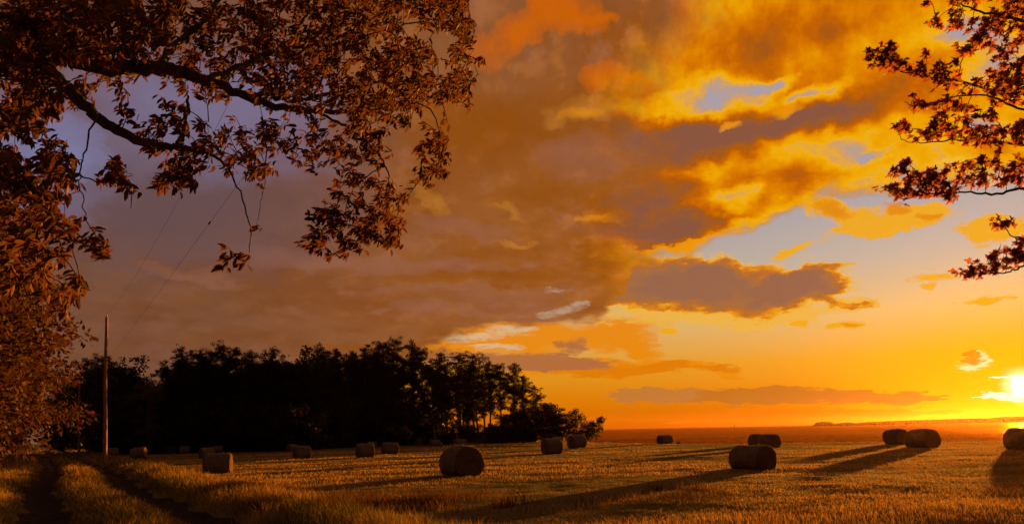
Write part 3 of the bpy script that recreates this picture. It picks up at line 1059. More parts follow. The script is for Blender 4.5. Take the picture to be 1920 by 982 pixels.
def spline(pts, n=6):
    """smooth path through image points with depths -> world points and radii"""
    w = [at(p[0], p[1], p[2]) for p in pts]
    r = [p[3] for p in pts]
    out, rr = [], []
    for i in range(len(w) - 1):
        p0, p1, p2, p3 = w[max(i - 1, 0)], w[i], w[i + 1], w[min(i + 2, len(w) - 1)]
        for j in range(n):
            t = j / n
            out.append(.5 * ((2 * p1) + (p2 - p0) * t + (2 * p0 - 5 * p1 + 4 * p2 - p3) * t * t + (3 * p1 - p0 - 3 * p2 + p3) * t ** 3))
            rr.append(r[i] * (1 - t) + r[i + 1] * t)
    out.append(w[-1]); rr.append(r[-1])
    sr = random.Random(int(pts[0][0] * 7 + pts[-1][1]))
    for i in range(1, len(out) - 1):            # the small kinks of real wood
        a = .005 + .07 * rr[i]
        out[i] = out[i] + Vector((sr.gauss(0, a), sr.gauss(0, a), sr.gauss(0, a)))
    return out, rr


def framing_tree(name, trunk_pts, trunk_rad, limbs, sprays, leaf, mats, label, rng, wind, hole=.0, per=9, twig=.45, group=None):
    """trunk, limbs that reach into view, twigs ending in leaves inside the given sprays"""
    base = Vector(trunk_pts[0])
    root = empty(name, base)
    tag(root, label, 'tree', group)
    inv = Matrix.Translation(-base)
    tb = MB(); tb.tube(trunk_pts, trunk_rad, 14)
    tb.v = [inv @ v for v in tb.v]
    tb.build('trunk', mats[0], root)
    allp = []
    for lp in limbs:
        ps, rr = spline(lp)
        b = MB(); b.tube(ps, rr, 8)
        b.v = [inv @ v for v in b.v]
        b.build('limb', mats[0], root)
        allp += [tuple(p) for p in ps]
    LP = np.array(allp)
    tw = MB()
    O, D, NN, LL, TT = [], [], [], [], []
    ends = []
    for (poly, n, d0, d1, size) in sprays:
        for (px, py) in poly_sample(poly, max(1, n // per), rng):
            dep = d0 + (d1 - d0) * rng.random()
            if hole and fbm(np.array([px / 55.0 + dep * .3]), np.array([py / 42.0]), 3)[0] < hole:
                continue
            e = np.array(at(px, py, dep))
            ends.append((np.linalg.norm(LP - e, axis=1).min(), len(ends), e, size))
    ends.sort(key=lambda q: q[:2])
    nodes = np.empty((len(LP) + 3 * len(ends), 3)); cnt = len(LP); nodes[:cnt] = LP
    if True:
        for (_, _, e, size) in ends:                # every twig grows from the nearest wood already there
            dist = np.linalg.norm(nodes[:cnt] - e, axis=1)
            a = nodes[int(np.argmin(dist))].copy()
            d = max(dist.min(), .05)
            md = (a + e) / 2 + np.array([0, 0, .10 * d]) + rng.normal(size=3) * .07 * d
            th = .0026 + .0035 * min(1.0, d)
            tw.tube([Vector(a), Vector(md), Vector(e)], [th * 1.25, th, .0018], 4, False)
            nodes[cnt] = md; nodes[cnt + 1] = e; nodes[cnt + 2] = (md + e) / 2; cnt += 3
            st = e + (md - e) / max(np.linalg.norm(md - e), 1e-6) * min(np.linalg.norm(md - e), twig)
            if np.linalg.norm(e - st) < .12:
                st = e - unit((e - a + rng.normal(size=3) * .1)[None])[0] * .12
            tone = rng.random()
            out = unit((e - st)[None])[0]
            kk = per + rng.integers(-2, 3)
            t = rng.uniform(.15, 1.0, kk) ** .7
            side = rand_unit(kk, rng)
            pts = st[None] * (1 - t[:, None]) + e[None] * t[:, None]
            O.append(pts + side * .012)
            D.append(out[None] * .55 + side * .75 + np.array(wind)[None])
            nn = rand_unit(kk, rng) + np.array([0.1, -.2, .75])[None]
            NN.append(nn)
            LL.append(rng.uniform(.7, 1.25, kk) * size)
            TT.append(np.clip(tone * .6 + rng.random(kk) * .5, 0, 1))
    tw.v = [inv @ v for v in tw.v]
    tw.build('twig_sprays', mats[0], root, True)
    O = np.concatenate(O) - np.array(base)
    D, NN, LL, TT = np.concatenate(D), np.concatenate(NN), np.concatenate(LL), np.concatenate(TT)
    if leaf == 'long':
        me = leaf_mesh(O, D, NN, LL, LL * rng.uniform(.32, .46, len(LL)), TT, rng, 'crown')
    else:
        me = maple_mesh(O, D, NN, LL, TT, rng, 'crown')
    link('crown', me, mats[1], root)
    return root


rg = np.random.default_rng(77)
LIMBS = [
    [(-470, 150, 5.6, 0.1761), (-250, 90, 5.3, 0.1431), (-60, 75, 5.1, 0.1101), (90, 95, 5.2, 0.0826), (180, 122, 5.3, 0.0683), (260, 128, 5.4, 0.0573), (330, 134, 5.5, 0.0507), (400, 158, 5.7, 0.0396), (470, 184, 5.9, 0.0330), (540, 204, 6.1, 0.0286), (610, 210, 6.3, 0.0231), (680, 208, 6.6, 0.0165), (740, 200, 6.8, 0.0069)],
    [(60, 90, 5.0, 0.0550), (110, 150, 4.9, 0.0463), (150, 190, 4.9, 0.0418), (200, 232, 5.0, 0.0374), (255, 262, 5.1, 0.0330), (320, 276, 5.2, 0.0264), (375, 282, 5.3, 0.0187), (420, 308, 5.4, 0.0095), (445, 350, 5.4, 0.0060), (462, 400, 5.4, 0.0052), (470, 440, 5.4, 0.0043), (466, 480, 5.4, 0.0034)],
    [(390, 150, 5.7, 0.0330), (440, 132, 5.9, 0.0286), (500, 104, 6.1, 0.0243), (570, 88, 6.4, 0.0198), (650, 78, 6.6, 0.0154), (740, 52, 6.9, 0.0086), (840, 30, 7.1, 0.0052)],
    [(455, 178, 5.9, 0.0264), (500, 178, 6.0, 0.0220), (560, 190, 6.2, 0.0176), (650, 168, 6.5, 0.0143), (740, 150, 6.8, 0.0095), (820, 158, 7.0, 0.0069), (860, 160, 7.0, 0.0052), (900, 140, 7.1, 0.0034)],
    [(600, 212, 6.3, 0.0154), (650, 238, 6.3, 0.0095), (690, 268, 6.3, 0.0077), (722, 310, 6.3, 0.0069), (730, 350, 6.3, 0.0060), (710, 390, 6.3, 0.0052), (680, 430, 6.3, 0.0034)],
    [(722, 310, 6.3, 0.0052), (690, 330, 6.2, 0.0052), (660, 360, 6.2, 0.0043), (640, 410, 6.2, 0.0034), (600, 450, 6.2, 0.0026)],
    [(740, 190, 6.7, 0.0086), (800, 200, 6.9, 0.0069), (822, 240, 6.9, 0.0052), (824, 300, 6.9, 0.0043), (800, 350, 6.8, 0.0026)],
    [(300, 132, 5.4, 0.0330), (320, 90, 5.6, 0.0264), (380, 40, 5.8, 0.0220), (430, -30, 6.0, 0.0176), (470, -90, 6.1, 0.0086)],
    [(120, 100, 5.2, 0.0550), (130, 40, 5.3, 0.0440), (120, -40, 5.4, 0.0330), (150, -130, 5.5, 0.0220)],
    [(-60, 75, 5.0, 0.0550), (-20, 200, 4.5, 0.0440), (0, 320, 4.3, 0.0308), (40, 350, 4.3, 0.0198), (90, 400, 4.3, 0.0103), (130, 440, 4.3, 0.0069), (175, 465, 4.3, 0.0043)],
    [(180, 215, 4.9, 0.0069), (160, 280, 4.8, 0.0052), (150, 330, 4.7, 0.0043), (160, 400, 4.6, 0.0034), (185, 450, 4.6, 0.0026)],
    [(150, 330, 4.7, 0.0052), (185, 340, 4.7, 0.0043), (215, 325, 4.8, 0.0039), (240, 350, 4.8, 0.0034), (245, 390, 4.8, 0.0026)],
    [(540, 110, 6.3, 0.0198), (555, 60, 6.5, 0.0154), (590, 10, 6.6, 0.0103), (640, -60, 6.7, 0.0086)],
    [(330, 276, 5.2, 0.0198), (345, 245, 5.3, 0.0176), (350, 205, 5.4, 0.0143), (352, 180, 5.5, 0.0086)],
    [(490, 220, 6.0, 0.0086), (500, 280, 6.0, 0.0060), (497, 330, 6.0, 0.0043), (490, 380, 6.0, 0.0026), (480, 430, 6.0, 0.0017)],
]
A = [(-40, -20), (880, -20), (900, 40), (893, 90), (925, 125), (885, 140), (895, 205), (850, 195), (850, 255), (825, 255), (795, 232), (740, 252), (700, 235),
     (660, 262), (600, 238), (560, 226), (520, 212), (460, 172), (400, 196), (330, 170), (250, 160), (170, 168), (140, 220), (60, 250), (-40, 250)]
SPRAYS = [
    (A, 11500, 5.2, 7.4, .064),
    ([(430, 0), (880, 0), (885, 180), (700, 220), (480, 160)], 6000, 6.0, 7.4, .060),
    ([(0, 0), (340, 0), (300, 110), (160, 120), (150, 210), (0, 230)], 2900, 4.3, 5.4, .074),
    ([(622, 320), (690, 302), (715, 335), (790, 300), (838, 325), (800, 350), (780, 385), (745, 400), (762, 440), (735, 460), (690, 452), (650, 475), (618, 486), (565, 462), (550, 450), (596, 428), (570, 400), (605, 380), (628, 350)], 1305, 6.0, 6.6, .068),
    ([(545, 450), (600, 440), (660, 450), (690, 470), (625, 490), (570, 465)], 159, 6.0, 6.4, .068),
    ([(560, 395), (610, 385), (660, 400), (650, 430), (590, 425)], 174, 6.0, 6.4, .068),
    ([(690, 400), (760, 395), (768, 440), (735, 462), (690, 450)], 188, 6.2, 6.5, .068),
    ([(630, 250), (720, 240), (740, 300), (690, 330), (650, 300)], 377, 6.0, 6.6, .068),
    ([(780, 250), (845, 262), (842, 330), (800, 360), (775, 320)], 377, 6.6, 7.0, .068),
    ([(165, 190), (240, 175), (330, 175), (400, 232), (478, 270), (500, 308), (455, 345), (430, 325), (395, 305), (360, 360), (300, 340), (318, 300), (255, 280), (230, 235)], 1015, 4.9, 5.6, .068),
    ([(300, 315), (350, 305), (365, 355), (340, 365), (290, 345)], 159, 5.0, 5.4, .068),
    ([(436, 215), (520, 214), (600, 240), (655, 290), (600, 318), (530, 305), (490, 340), (450, 290)], 899, 5.6, 6.3, .068),
    ([(200, 290), (240, 300), (262, 345), (225, 358), (185, 330)], 159, 4.7, 5.0, .068),
    ([(230, 385), (254, 385), (256, 408), (234, 410)], 26, 4.7, 4.9, .075),
    ([(0, 230), (115, 235), (150, 320), (120, 390), (165, 420), (140, 470), (165, 545), (110, 590), (60, 560), (-20, 560)], 1900, 3.9, 4.8, .074),
    ([(150, 420), (185, 425), (208, 450), (195, 485), (168, 470)], 80, 4.4, 4.7, .082),
    ([(415, 465), (440, 458), (470, 488), (455, 500), (440, 518), (422, 500)], 60, 5.3, 5.5, .08),
    ([(470, 420), (495, 425), (490, 440), (474, 440)], 16, 5.9, 6.0, .075),
    ([(-420, -160), (-30, -160), (-30, 420), (-260, 480)], 1300, 4.4, 6.0, .09),
    ([(-200, -180), (900, -180), (900, -10), (-200, -10)], 1700, 5.4, 7.4, .09),
]
tx = at(-520, 300, 5.7)
trunk_pts = [(tx.x, tx.y, hz(tx.x, tx.y) - .15), (tx.x + .05, tx.y, .5), (tx.x + .1, tx.y + .05, 2.0), (tx.x + .2, tx.y, 3.6), (tx.x + .28, tx.y - .05, 5.0), (tx.x + .2, tx.y, 6.8), (tx.x + .4, tx.y, 8.6)]
framing_tree('overhanging_tree', trunk_pts, [.42, .31, .27, .25, .2, .13, .04], LIMBS, SPRAYS, 'long', (M_BARK, M_NEAR),
             'near tree reaching its dark limb and brown orange leaves across the upper left sky', rg, (-.7, .1, -.4), hole=.365, group=None)

MB_ = [
    [(2416, 120, 7.7, .07), (2120, 85, 7.5, .045), (1990, 60, 7.4, .03), (1920, 40, 7.4, .018), (1850, 24, 7.3, .011), (1795, 6, 7.3, .005)],
    [(2416, 240, 7.7, .08), (2120, 220, 7.5, .05), (1990, 195, 7.4, .03), (1920, 178, 7.4, .016), (1860, 168, 7.3, .012), (1790, 150, 7.2, .009), (1720, 142, 7.2, .007), (1665, 122, 7.1, .005), (1630, 104, 7.1, .003)],
    [(1990, 195, 7.4, .02), (1920, 205, 7.3, .012), (1850, 180, 7.2, .009), (1780, 185, 7.2, .006), (1720, 200, 7.1, .004), (1695, 190, 7.1, .003)],
    [(2416, 330, 7.7, .07), (2120, 310, 7.5, .045), (1990, 285, 7.4, .025), (1920, 272, 7.3, .012), (1860, 266, 7.3, .01), (1790, 262, 7.2, .008), (1735, 268, 7.2, .005), (1690, 262, 7.1, .003)],
    [(2416, 420, 7.7, .08), (2120, 390, 7.5, .05), (1990, 362, 7.4, .028), (1920, 352, 7.3, .016), (1870, 364, 7.3, .012), (1810, 360, 7.2, .009), (1745, 362, 7.2, .007), (1690, 372, 7.1, .004), (1652, 350, 7.1, .003)],
    [(2416, 500, 7.7, .06), (2120, 490, 7.5, .035), (1990, 480, 7.4, .02), (1920, 498, 7.3, .01), (1890, 510, 7.3, .007), (1850, 512, 7.2, .005), (1800, 514, 7.2, .003)],
    [(1990, 480, 7.4, .014), (1930, 450, 7.3, .009), (1895, 440, 7.3, .005), (1868, 400, 7.2, .003)],
    [(1800, 152, 7.2, .006), (1800, 125, 7.2, .005), (1812, 95, 7.1, .003)],
    [(1745, 362, 7.2, .005), (1720, 330, 7.1, .004), (1705, 305, 7.1, .003)],
]
MSP = [
    ([(1765, 8), (1840, 34), (1880, 24), (1930, 10), (1930, 150), (1895, 120), (1850, 96), (1800, 56)], 579, 7.1, 7.7, .066),
    ([(1780, -30), (1930, -30), (1930, 20), (1800, 12)], 298, 7.1, 7.7, .066),
    ([(1728, 44), (1760, 34), (1775, 40), (1745, 54)], 31, 7.2, 7.3, .06), ([(1730, 2), (1760, 2), (1760, 10), (1735, 10)], 20, 7.2, 7.3, .06),
    ([(1624, 96), (1676, 78), (1708, 106), (1718, 140), (1668, 130), (1640, 112)], 263, 6.9, 7.3, .064),
    ([(1725, 95), (1750, 85), (1752, 105), (1735, 108)], 27, 7.0, 7.2, .064), ([(1788, 92), (1822, 80), (1830, 95), (1800, 120)], 62, 7.0, 7.2, .064),
    ([(1705, 132), (1760, 120), (1850, 150), (1850, 172), (1780, 160), (1715, 148)], 228, 7.0, 7.4, .064),
    ([(1850, 130), (1930, 110), (1930, 215), (1860, 190)], 333, 7.0, 7.7, .066),
    ([(1692, 182), (1740, 190), (1790, 186), (1790, 205), (1735, 212)], 105, 7.0, 7.3, .062),
    ([(1672, 232), (1722, 232), (1800, 195), (1870, 200), (1930, 225), (1930, 268), (1850, 272), (1760, 262), (1700, 268)], 702, 6.9, 7.5, .066),
    ([(1645, 345), (1665, 335), (1700, 298), (1722, 320), (1790, 300), (1850, 292), (1930, 296), (1930, 345), (1830, 345), (1780, 380), (1720, 362), (1690, 380), (1652, 372)], 842, 6.9, 7.5, .066),
    ([(1798, 512), (1848, 480), (1900, 455), (1930, 440), (1930, 500), (1868, 500), (1832, 522)], 333, 7.0, 7.4, .064),
    ([(1856, 392), (1876, 398), (1910, 420), (1890, 426), (1860, 408)], 59, 7.1, 7.3, .064),
    ([(1930, -40), (2280, -60), (2300, 520), (1930, 500)], 1930, 7.0, 8.2, .10),
]
tx = at(2420, 300, 7.7)
trunk_pts = [(tx.x, tx.y, hz(tx.x, tx.y) - .15), (tx.x, tx.y, .5), (tx.x - .05, tx.y, 2.5), (tx.x - .1, tx.y, 5.0), (tx.x - .05, tx.y, 7.5), (tx.x, tx.y, 9.5)]
framing_tree('maple_tree', trunk_pts, [.36, .27, .23, .17, .1, .03], MB_, MSP, 'maple', (M_BARK, M_MAPLE),
             'maple whose dark red leafy branches reach in from the right above the sun', rg, (-.9, .05, -.2), per=7, twig=.28)

# ----------------------------------------------------------------------------
# round hay bales
# ----------------------------------------------------------------------------
def hay_material(name, c0, c1, band, rings):
    k = MT(name)
    co = k.n('ShaderNodeTexCoord').outputs['Object']
    sep = k.n('ShaderNodeSeparateXYZ', {0: co})
    r = k.math('SQRT', k.math('ADD', k.math('POWER', sep.outputs[1], 2.0), k.math('POWER', sep.outputs[2], 2.0)))
    st = k.n('ShaderNodeMapping', {0: co, 'Scale': (1.0, .35, .35) if not rings else (1, 1, 1)}).outputs[0]
    n1 = k.noise(co, 3.0, 5, .6)
    n2 = k.noise(st, 38.0, 4, .7)
    if rings:
        wv = k.math('SINE', k.math('ADD', k.math('MULTIPLY', r, 85.0), k.math('MULTIPLY', n1, 14.0)))
    else:
        wv = k.math('SINE', k.math('ADD', k.math('MULTIPLY', sep.outputs[0], 62.0), k.math('MULTIPLY', n1, 5.0)))
    f = k.math('ADD', k.math('MULTIPLY', n2, .75), k.math('MULTIPLY', n1, .35))
    f = k.math('ADD', f, k.math('MULTIPLY', wv, .10 if rings else .04))
    col = k.mix(k.step(f, .35, .75), c0, c1)
    h = k.math('ADD', k.math('MULTIPLY', wv, band), n2)
    return k.done(k.n('ShaderNodeBsdfPrincipled', {'Base Color': col, 'Roughness': .95, 'Specular IOR Level': .15, 'Normal': k.bump(h, .9, .03)}).outputs[0])


M_HAY = hay_material('rolled_hay', (.11, .06, .03), (.26, .15, .07), .5, True)
M_NET = hay_material('net_wrapped_hay', (.13, .088, .06), (.31, .225, .15), .25, False)
M_STRAW = leaf_material('loose_straw', (.14, .09, .04), (.32, .22, .10), .25, (.25, .15, .05))


def bale_meshes(seed):
    """unit bale: diameter 1, length 1.25, axis along x, resting on z = 0"""
    rng = np.random.default_rng(seed)
    R, L = .5, 1.25
    nt = 56

    def deform(v):
        v = np.array(v, float)
        a = np.arctan2(v[:, 2], v[:, 1])
        rr = np.hypot(v[:, 1], v[:, 2])
        k_ = 1 + .12 * (fbm(np.cos(a) * 1.6 + v[:, 0] * 1.2 + seed, np.sin(a) * 1.6 + v[:, 0] * .7, 3) - .5) * 2
        k_ += .018 * (fbm(np.cos(a) * 7 + v[:, 0] * 6, np.sin(a) * 7 - v[:, 0] * 5 + seed, 2) - .5) * 2
        v[:, 1] *= k_ * (1.06 - .04 * (v[:, 2] > 0)); v[:, 2] *= k_ * .99
        v[:, 0] += .05 * (fbm(v[:, 1] * 3 + 5, v[:, 2] * 3 + seed, 3) - .5) * np.sign(v[:, 0]) * (np.abs(v[:, 0]) > .5)
        z = v[:, 2]
        v[:, 2] = np.where(z < -.40, -.40 + (z + .40) * .35, z) + .445
        return v

    def lathe(prof):
        vs = []
        for x, r in prof:
            for j in range(nt):
                t = 2 * math.pi * j / nt
                vs.append((x, r * math.cos(t), r * math.sin(t)))
        n = len(prof)
        ii = np.arange(n * nt).reshape(n, nt)
        f = np.stack([ii[:-1], np.roll(ii, -1, 1)[:-1], np.roll(ii, -1, 1)[1:], ii[1:]], -1).reshape(-1, 4)
        return np.array(vs), f
    rings = [.004, .06, .12, .18, .24, .30, .36, .41, .45, .475]
    bulge = lambda r: .035 * (1 - (r / R) ** 2) + .008 * math.sin(r * 70)
    prof = [(-L / 2 - bulge(r), r) for r in rings] + [(-L / 2 + .03, .492)] + [(x, .492) for x in np.linspace(-L / 2 + .1, L / 2 - .1, 8)] + \
           [(L / 2 - .03, .492)] + [(L / 2 + bulge(r), r) for r in rings[::-1]]
    v, f = lathe(prof)
    roll = mesh_np('hay_roll', deform(v), f, smooth=True)
    v, f = lathe([(x, .502 - .012 * (abs(x) > L / 2 - .06)) for x in np.linspace(-L / 2 + .035, L / 2 - .035, 22)])
    net = mesh_np('net_wrap', deform(v), f, smooth=True)
    n = 2600
    a = rng.uniform(0, 6.283, n)
    ends = rng.random(n) < .6
    x = np.where(ends, np.sign(rng.random(n) - .5) * (L / 2 - .02 + rng.uniform(-.03, .03, n)), rng.uniform(-L / 2, L / 2, n))
    r = np.where(ends, R * np.sqrt(rng.random(n)), R)
    P = deform(np.stack([x, r * np.cos(a), r * np.sin(a)], 1))
    D = np.stack([np.where(ends, np.sign(x) * .8, 0) + rng.normal(size=n) * .7, np.cos(a) * .45 + rng.normal(size=n) * .7, np.sin(a) * .45 + rng.normal(size=n) * .6 - .2], 1)
    P[:, 2] = np.maximum(P[:, 2], .03)
    Ls = rng.uniform(.04, .15, n)
    straw = quads(P, D, rand_unit(n, rng), Ls, np.full(n, .006), rng.random(n), 'loose_straw')
    return roll, net, straw


BALES = [bale_meshes(31 + i) for i in range(3)]
# middle, ground line, width, height in the photograph, how the near end is turned, tilt, label
BL_ = [
    (211, 855.5, 20, 14.5, 80, 0, 'small far bale half hidden by the utility pole'),
    (261.5, 861, 30, 23, 74, -7, 'bale tipped to one side just right of the utility pole'),
    (321, 850.5, 23, 12.5, 20, 0, 'dark far bale, left of two sitting against the foot of the wood'),
    (346.5, 850, 19, 12.5, 85, 0, 'small far bale, right of two sitting against the foot of the wood'),
    (388, 860, 29, 22, -76, 0, 'bale directly behind the large bale nearest the track'),
    (409, 849, 20, 13, 80, 0, 'small bale peeping out right behind the pair nearest the track'),
    (409, 888, 54, 40, 80, 0, 'large grey brown bale nearest to the cart track'),
    (548, 847.5, 18, 15, -60, 0, 'small bale mostly hidden behind the bale under the domed tree'),
    (566, 860, 34, 26, -78, 0, 'single bale out in the stubble under the wide domed tree'),
    (684.5, 858.5, 35, 28, -76, 0, 'left bale of the pair in mid field'),
    (698, 841, 18, 13.5, 78, 0, 'small bale hidden behind the left bale of the mid field pair'),
    (731.5, 851.5, 33, 23, -76, 0, 'right bale of the pair in mid field'),
    (786, 835.5, 18, 12.5, 12, 0, 'dark reddish round bale end seen at the foot of the wood'),
    (815.5, 837.5, 23, 13.5, -72, 0, 'small bale on the far stubble just left of the big round bale'),
    (863, 836, 27, 14, -70, 0, 'bale whose top shows above the big round bale'),
    (865, 892.5, 89, 61, 30, 0, 'biggest bale, round red brown end facing us in mid field'),
    (1035, 851.5, 42, 31, -70, 0, 'bale with grey top at the left of the group by the shore trees'),
    (1048, 836, 26, 18, 70, 0, 'bale hidden behind the left bale by the shore trees'),
    (1082, 841, 38, 26, -62, 0, 'right bale by the shore trees with dark left end'),
    (1246.5, 832.5, 31, 18, -62, 0, 'lone small bale at the edge of the water'),
    (1420, 836, 27, 24, -35, 0, 'left bale of the two touching behind the front right bale'),
    (1444, 840, 32, 27, 55, 0, 'right bale of the two touching behind the front right bale'),
    (1411.5, 880, 89, 49, 44, 0, 'long bale in front on the right half of the field'),
    (1680, 834.5, 46, 31, 46, 0, 'dark bale behind the left side of the sunset pair'),
    (1730, 840, 62, 37, 44, 0, 'dark front bale of the pair below the headland'),
    (1921, 843.5, 66, 45, 52, 0, 'dark bale cut by the right edge of the photo under the sun'),
]
for i, (px, pb, w, hpx, th, tilt, lab) in enumerate(BL_):
    g = on_ground(px, pb - 1.0)
    dep = Vector((g.x, g.y, 0)).length
    d = ray(px, pb)
    sc_ = dep / math.hypot(d.x, d.y) / F          # metres per photo pixel there
    D_ = max(.85, min(1.5, hpx * sc_ / .985))
    sn, cs = abs(math.sin(math.radians(th))), abs(math.cos(math.radians(th)))
    L_ = (w * sc_ - D_ * 1.05 * cs) / max(sn, .3)
    L_ = max(1.05 * D_, min(1.65 * D_, L_))
    off = .5 * (D_ * cs + L_ * sn) * .5
    az = math.atan2(g.x, g.y)
    c = Vector((g.x + math.sin(az) * off, g.y + math.cos(az) * off, 0))
    c.z = hz(c.x, c.y) - .05
    # near end points back to the camera, turned by th
    yaw = -math.pi / 2 - az + math.radians(th)
    t = empty('hay_bale', c, yaw)
    t.rotation_euler = (math.radians(tilt) * .4, math.radians(tilt), yaw)
    t.scale = (L_ / 1.25, D_, D_)
    tag(t, lab, 'hay bale', 'round hay bales lying on the field')
    for nm, me, mt in zip(('hay_roll', 'net_wrap', 'loose_straw'), BALES[i % 3], (M_HAY, M_NET, M_STRAW)):
        o = bpy.data.objects.new(nm, me)
        C.objects.link(o)
        o.parent = core if nm == 'loose_straw' else t
        if nm == 'hay_roll':
            core = o
        if not me.materials:
            me.materials.append(mt)

# ----------------------------------------------------------------------------
# utility poles and wires
# ----------------------------------------------------------------------------
k = MT('pole_wood')
co = k.n('ShaderNodeTexCoord').outputs['Object']
st = k.n('ShaderNodeMapping', {0: co, 'Scale': (9, 9, .5)}).outputs[0]
n1 = k.noise(st, 3.0, 6, .65)
M_POLE = k.done(k.n('ShaderNodeBsdfPrincipled', {'Base Color': k.mix(k.step(n1, .3, .7), (.28, .12, .08), (.66, .31, .20)), 'Roughness': .8, 'Normal': k.bump(n1, .8, .03)}).outputs[0])


def plain(name, c, rough=.6, metal=0.0):
    k = MT(name)
    pos_ = k.n('ShaderNodeTexCoord').outputs['Object']
    nz = k.noise(pos_, 12, 4, .6)
    return k.done(k.n('ShaderNodeBsdfPrincipled', {'Base Color': k.mix(nz, tuple(x * .75 for x in c), tuple(x * 1.2 for x in c)), 'Roughness': rough, 'Metallic': metal}).outputs[0])


M_STEEL = plain('galvanised_steel', (.3, .29, .28), .5, .8)
M_GLASS = plain('grey_porcelain', (.25, .23, .22), .25)
M_WIRE = plain('dark_wire', (.03, .028, .026), .6)
M_GREYWOOD = plain('weathered_wood', (.22, .17, .12), .9)
M_STONE = plain('pale_stone', (.28, .25, .22), .9)


def utility_pole(loc, h, r, lean, label):
    t = empty('utility_pole', loc)
    t.rotation_euler = (0, lean, 0)
    tag(t, label, 'utility pole', 'utility poles along the lane')
    b = MB()
    zs = np.linspace(-.3, h, 14)
    b.tube([(.02 * math.sin(z * .7), .02 * math.cos(z * .5) - .02, z) for z in zs], [r * (1.15 - .42 * z / h) for z in zs], 14)
    b.build('pole', M_POLE, t)
    b = MB(); b.tube([(0, 0, h - .02), (0, 0, h + .09), (0, 0, h + .12)], [.03, .05, .05], 8); b.tube([(0, 0, h + .12), (0, 0, h + .2)], [.04, .025], 8)
    b.build('insulator', M_GLASS, t)
    b = MB(); b.box((r * .95, 0, h * .715), (.16, .05, .06)); b.tube([(r + .1, 0, h * .715 - .05), (r + .1, 0, h * .715 - .02)], .02, 6)
    br = b.build('bracket', M_STEEL, t)
    b = MB(); b.tube([(r + .1, 0, h * .715 - .02), (r + .1, 0, h * .715 + .1)], .04, 8); b.build('insulator', M_GLASS, br)
    b = MB(); b.box((-r * 1.05, -.02, h * .11), (.05, .1, .34)); b.build('meter_box', M_STEEL, t)
    b = MB(); b.tube([(r * .2, -r * .85, h * .02), (r * .15, -r * .72, h * .5), (r * .1, -r * .62, h * .72)], .012, 5); b.build('ground_wire', M_WIRE, t)
    return t


g0 = on_ground(196.5, 856.5)
h0 = zheight(599, g0.x, g0.y)
s0 = g0.length / F
utility_pole((g0.x, g0.y, hz(g0.x, g0.y)), h0, 3.0 * s0, .004, 'tall weathered pole at the field edge, its right side lit by the sun')
along = Vector((-(KL), -1, 0)).normalized()         # towards the camera, along the lane
g1 = Vector((g0.x, g0.y, 0)) - along * 33.0
b1 = at(148, 840, g1.y)
g1.x = b1.x
utility_pole((g1.x, g1.y, hz(g1.x, g1.y)), zheight(716, g1.x, g1.y), .13, 0.0, 'thin far pole standing against the black trees by the lane')


def through(px, py, a, b):
    """z at which the vertical plane over the line a-b is seen at (px, py)"""
    d = ray(px, py)
    # a + s(b-a) = t d  (in plan)
    ex, ey = b.x - a.x, b.y - a.y
    den = d.x * ey - d.y * ex
    t = (a.x * ey - a.y * ex) / den
    s = (d.x * t - a.x) / ex
    return s, EYE + d.z * t


# the next pole of the line stands behind the photographer
g2 = Vector((g0.x, g0.y, 0)) + along * 78.0
utility_pole((g2.x, g2.y, hz(g2.x, g2.y)), h0 + .3, 4.1 * s0, 0, 'pole of the same line behind the photographer')


def wire(a, z0, b, z1, sag, label, knots=()):
    bm_ = MB()
    pts = []
    for s in np.linspace(0, 1, 60):
        pts.append((a.x + (b.x - a.x) * s, a.y + (b.y - a.y) * s, z0 + (z1 - z0) * s - sag * 4 * s * (1 - s)))
    bm_.tube(pts, .0045, 5)
    for s in knots:
        z = z0 + (z1 - z0) * s - sag * 4 * s * (1 - s)
        p_ = Vector((a.x + (b.x - a.x) * s, a.y + (b.y - a.y) * s, z)); q_ = Vector((b.x - a.x, b.y - a.y, 0)).normalized() * .18
        bm_.tube([p_ - q_ * .7, p_ + q_ * .7], .028, 6)
    o = bm_.build('power_line', M_WIRE)
    tag(o, label, 'wire', 'wires of the power line')
    return o


zt0 = hz(g0.x, g0.y) + h0 + .16
zt2 = h0 + .45
s_, z_ = through(393, 264, g0, g2)
sag = ((zt0 + (zt2 - zt0) * s_) - z_) / (4 * s_ * (1 - s_))
sag = max(.1, min(1.6, sag))
wire(g0, zt0, g2, zt2, sag, 'upper thin wire rising from the pole top across the grey sky')
o2 = Vector((.25, .1, 0))
zb0, zb2 = h0 * .715 + .1, h0 * .715 + .3
s_, z_ = through(431, 358, g0 + o2, g2 + o2)
sag = ((zb0 + (zb2 - zb0) * s_) - z_) / (4 * s_ * (1 - s_))
sk, _ = through(393, 421, g0 + o2, g2 + o2)
wire(g0 + o2, zb0, g2 + o2, zb2, max(.1, min(1.6, sag)), 'lower dark wire with a small splice rising from the pole bracket', (sk,))
wire(g0, zt0, g1, zheight(716, g1.x, g1.y) + .16, .8, 'far wire running on between the two poles by the lane')

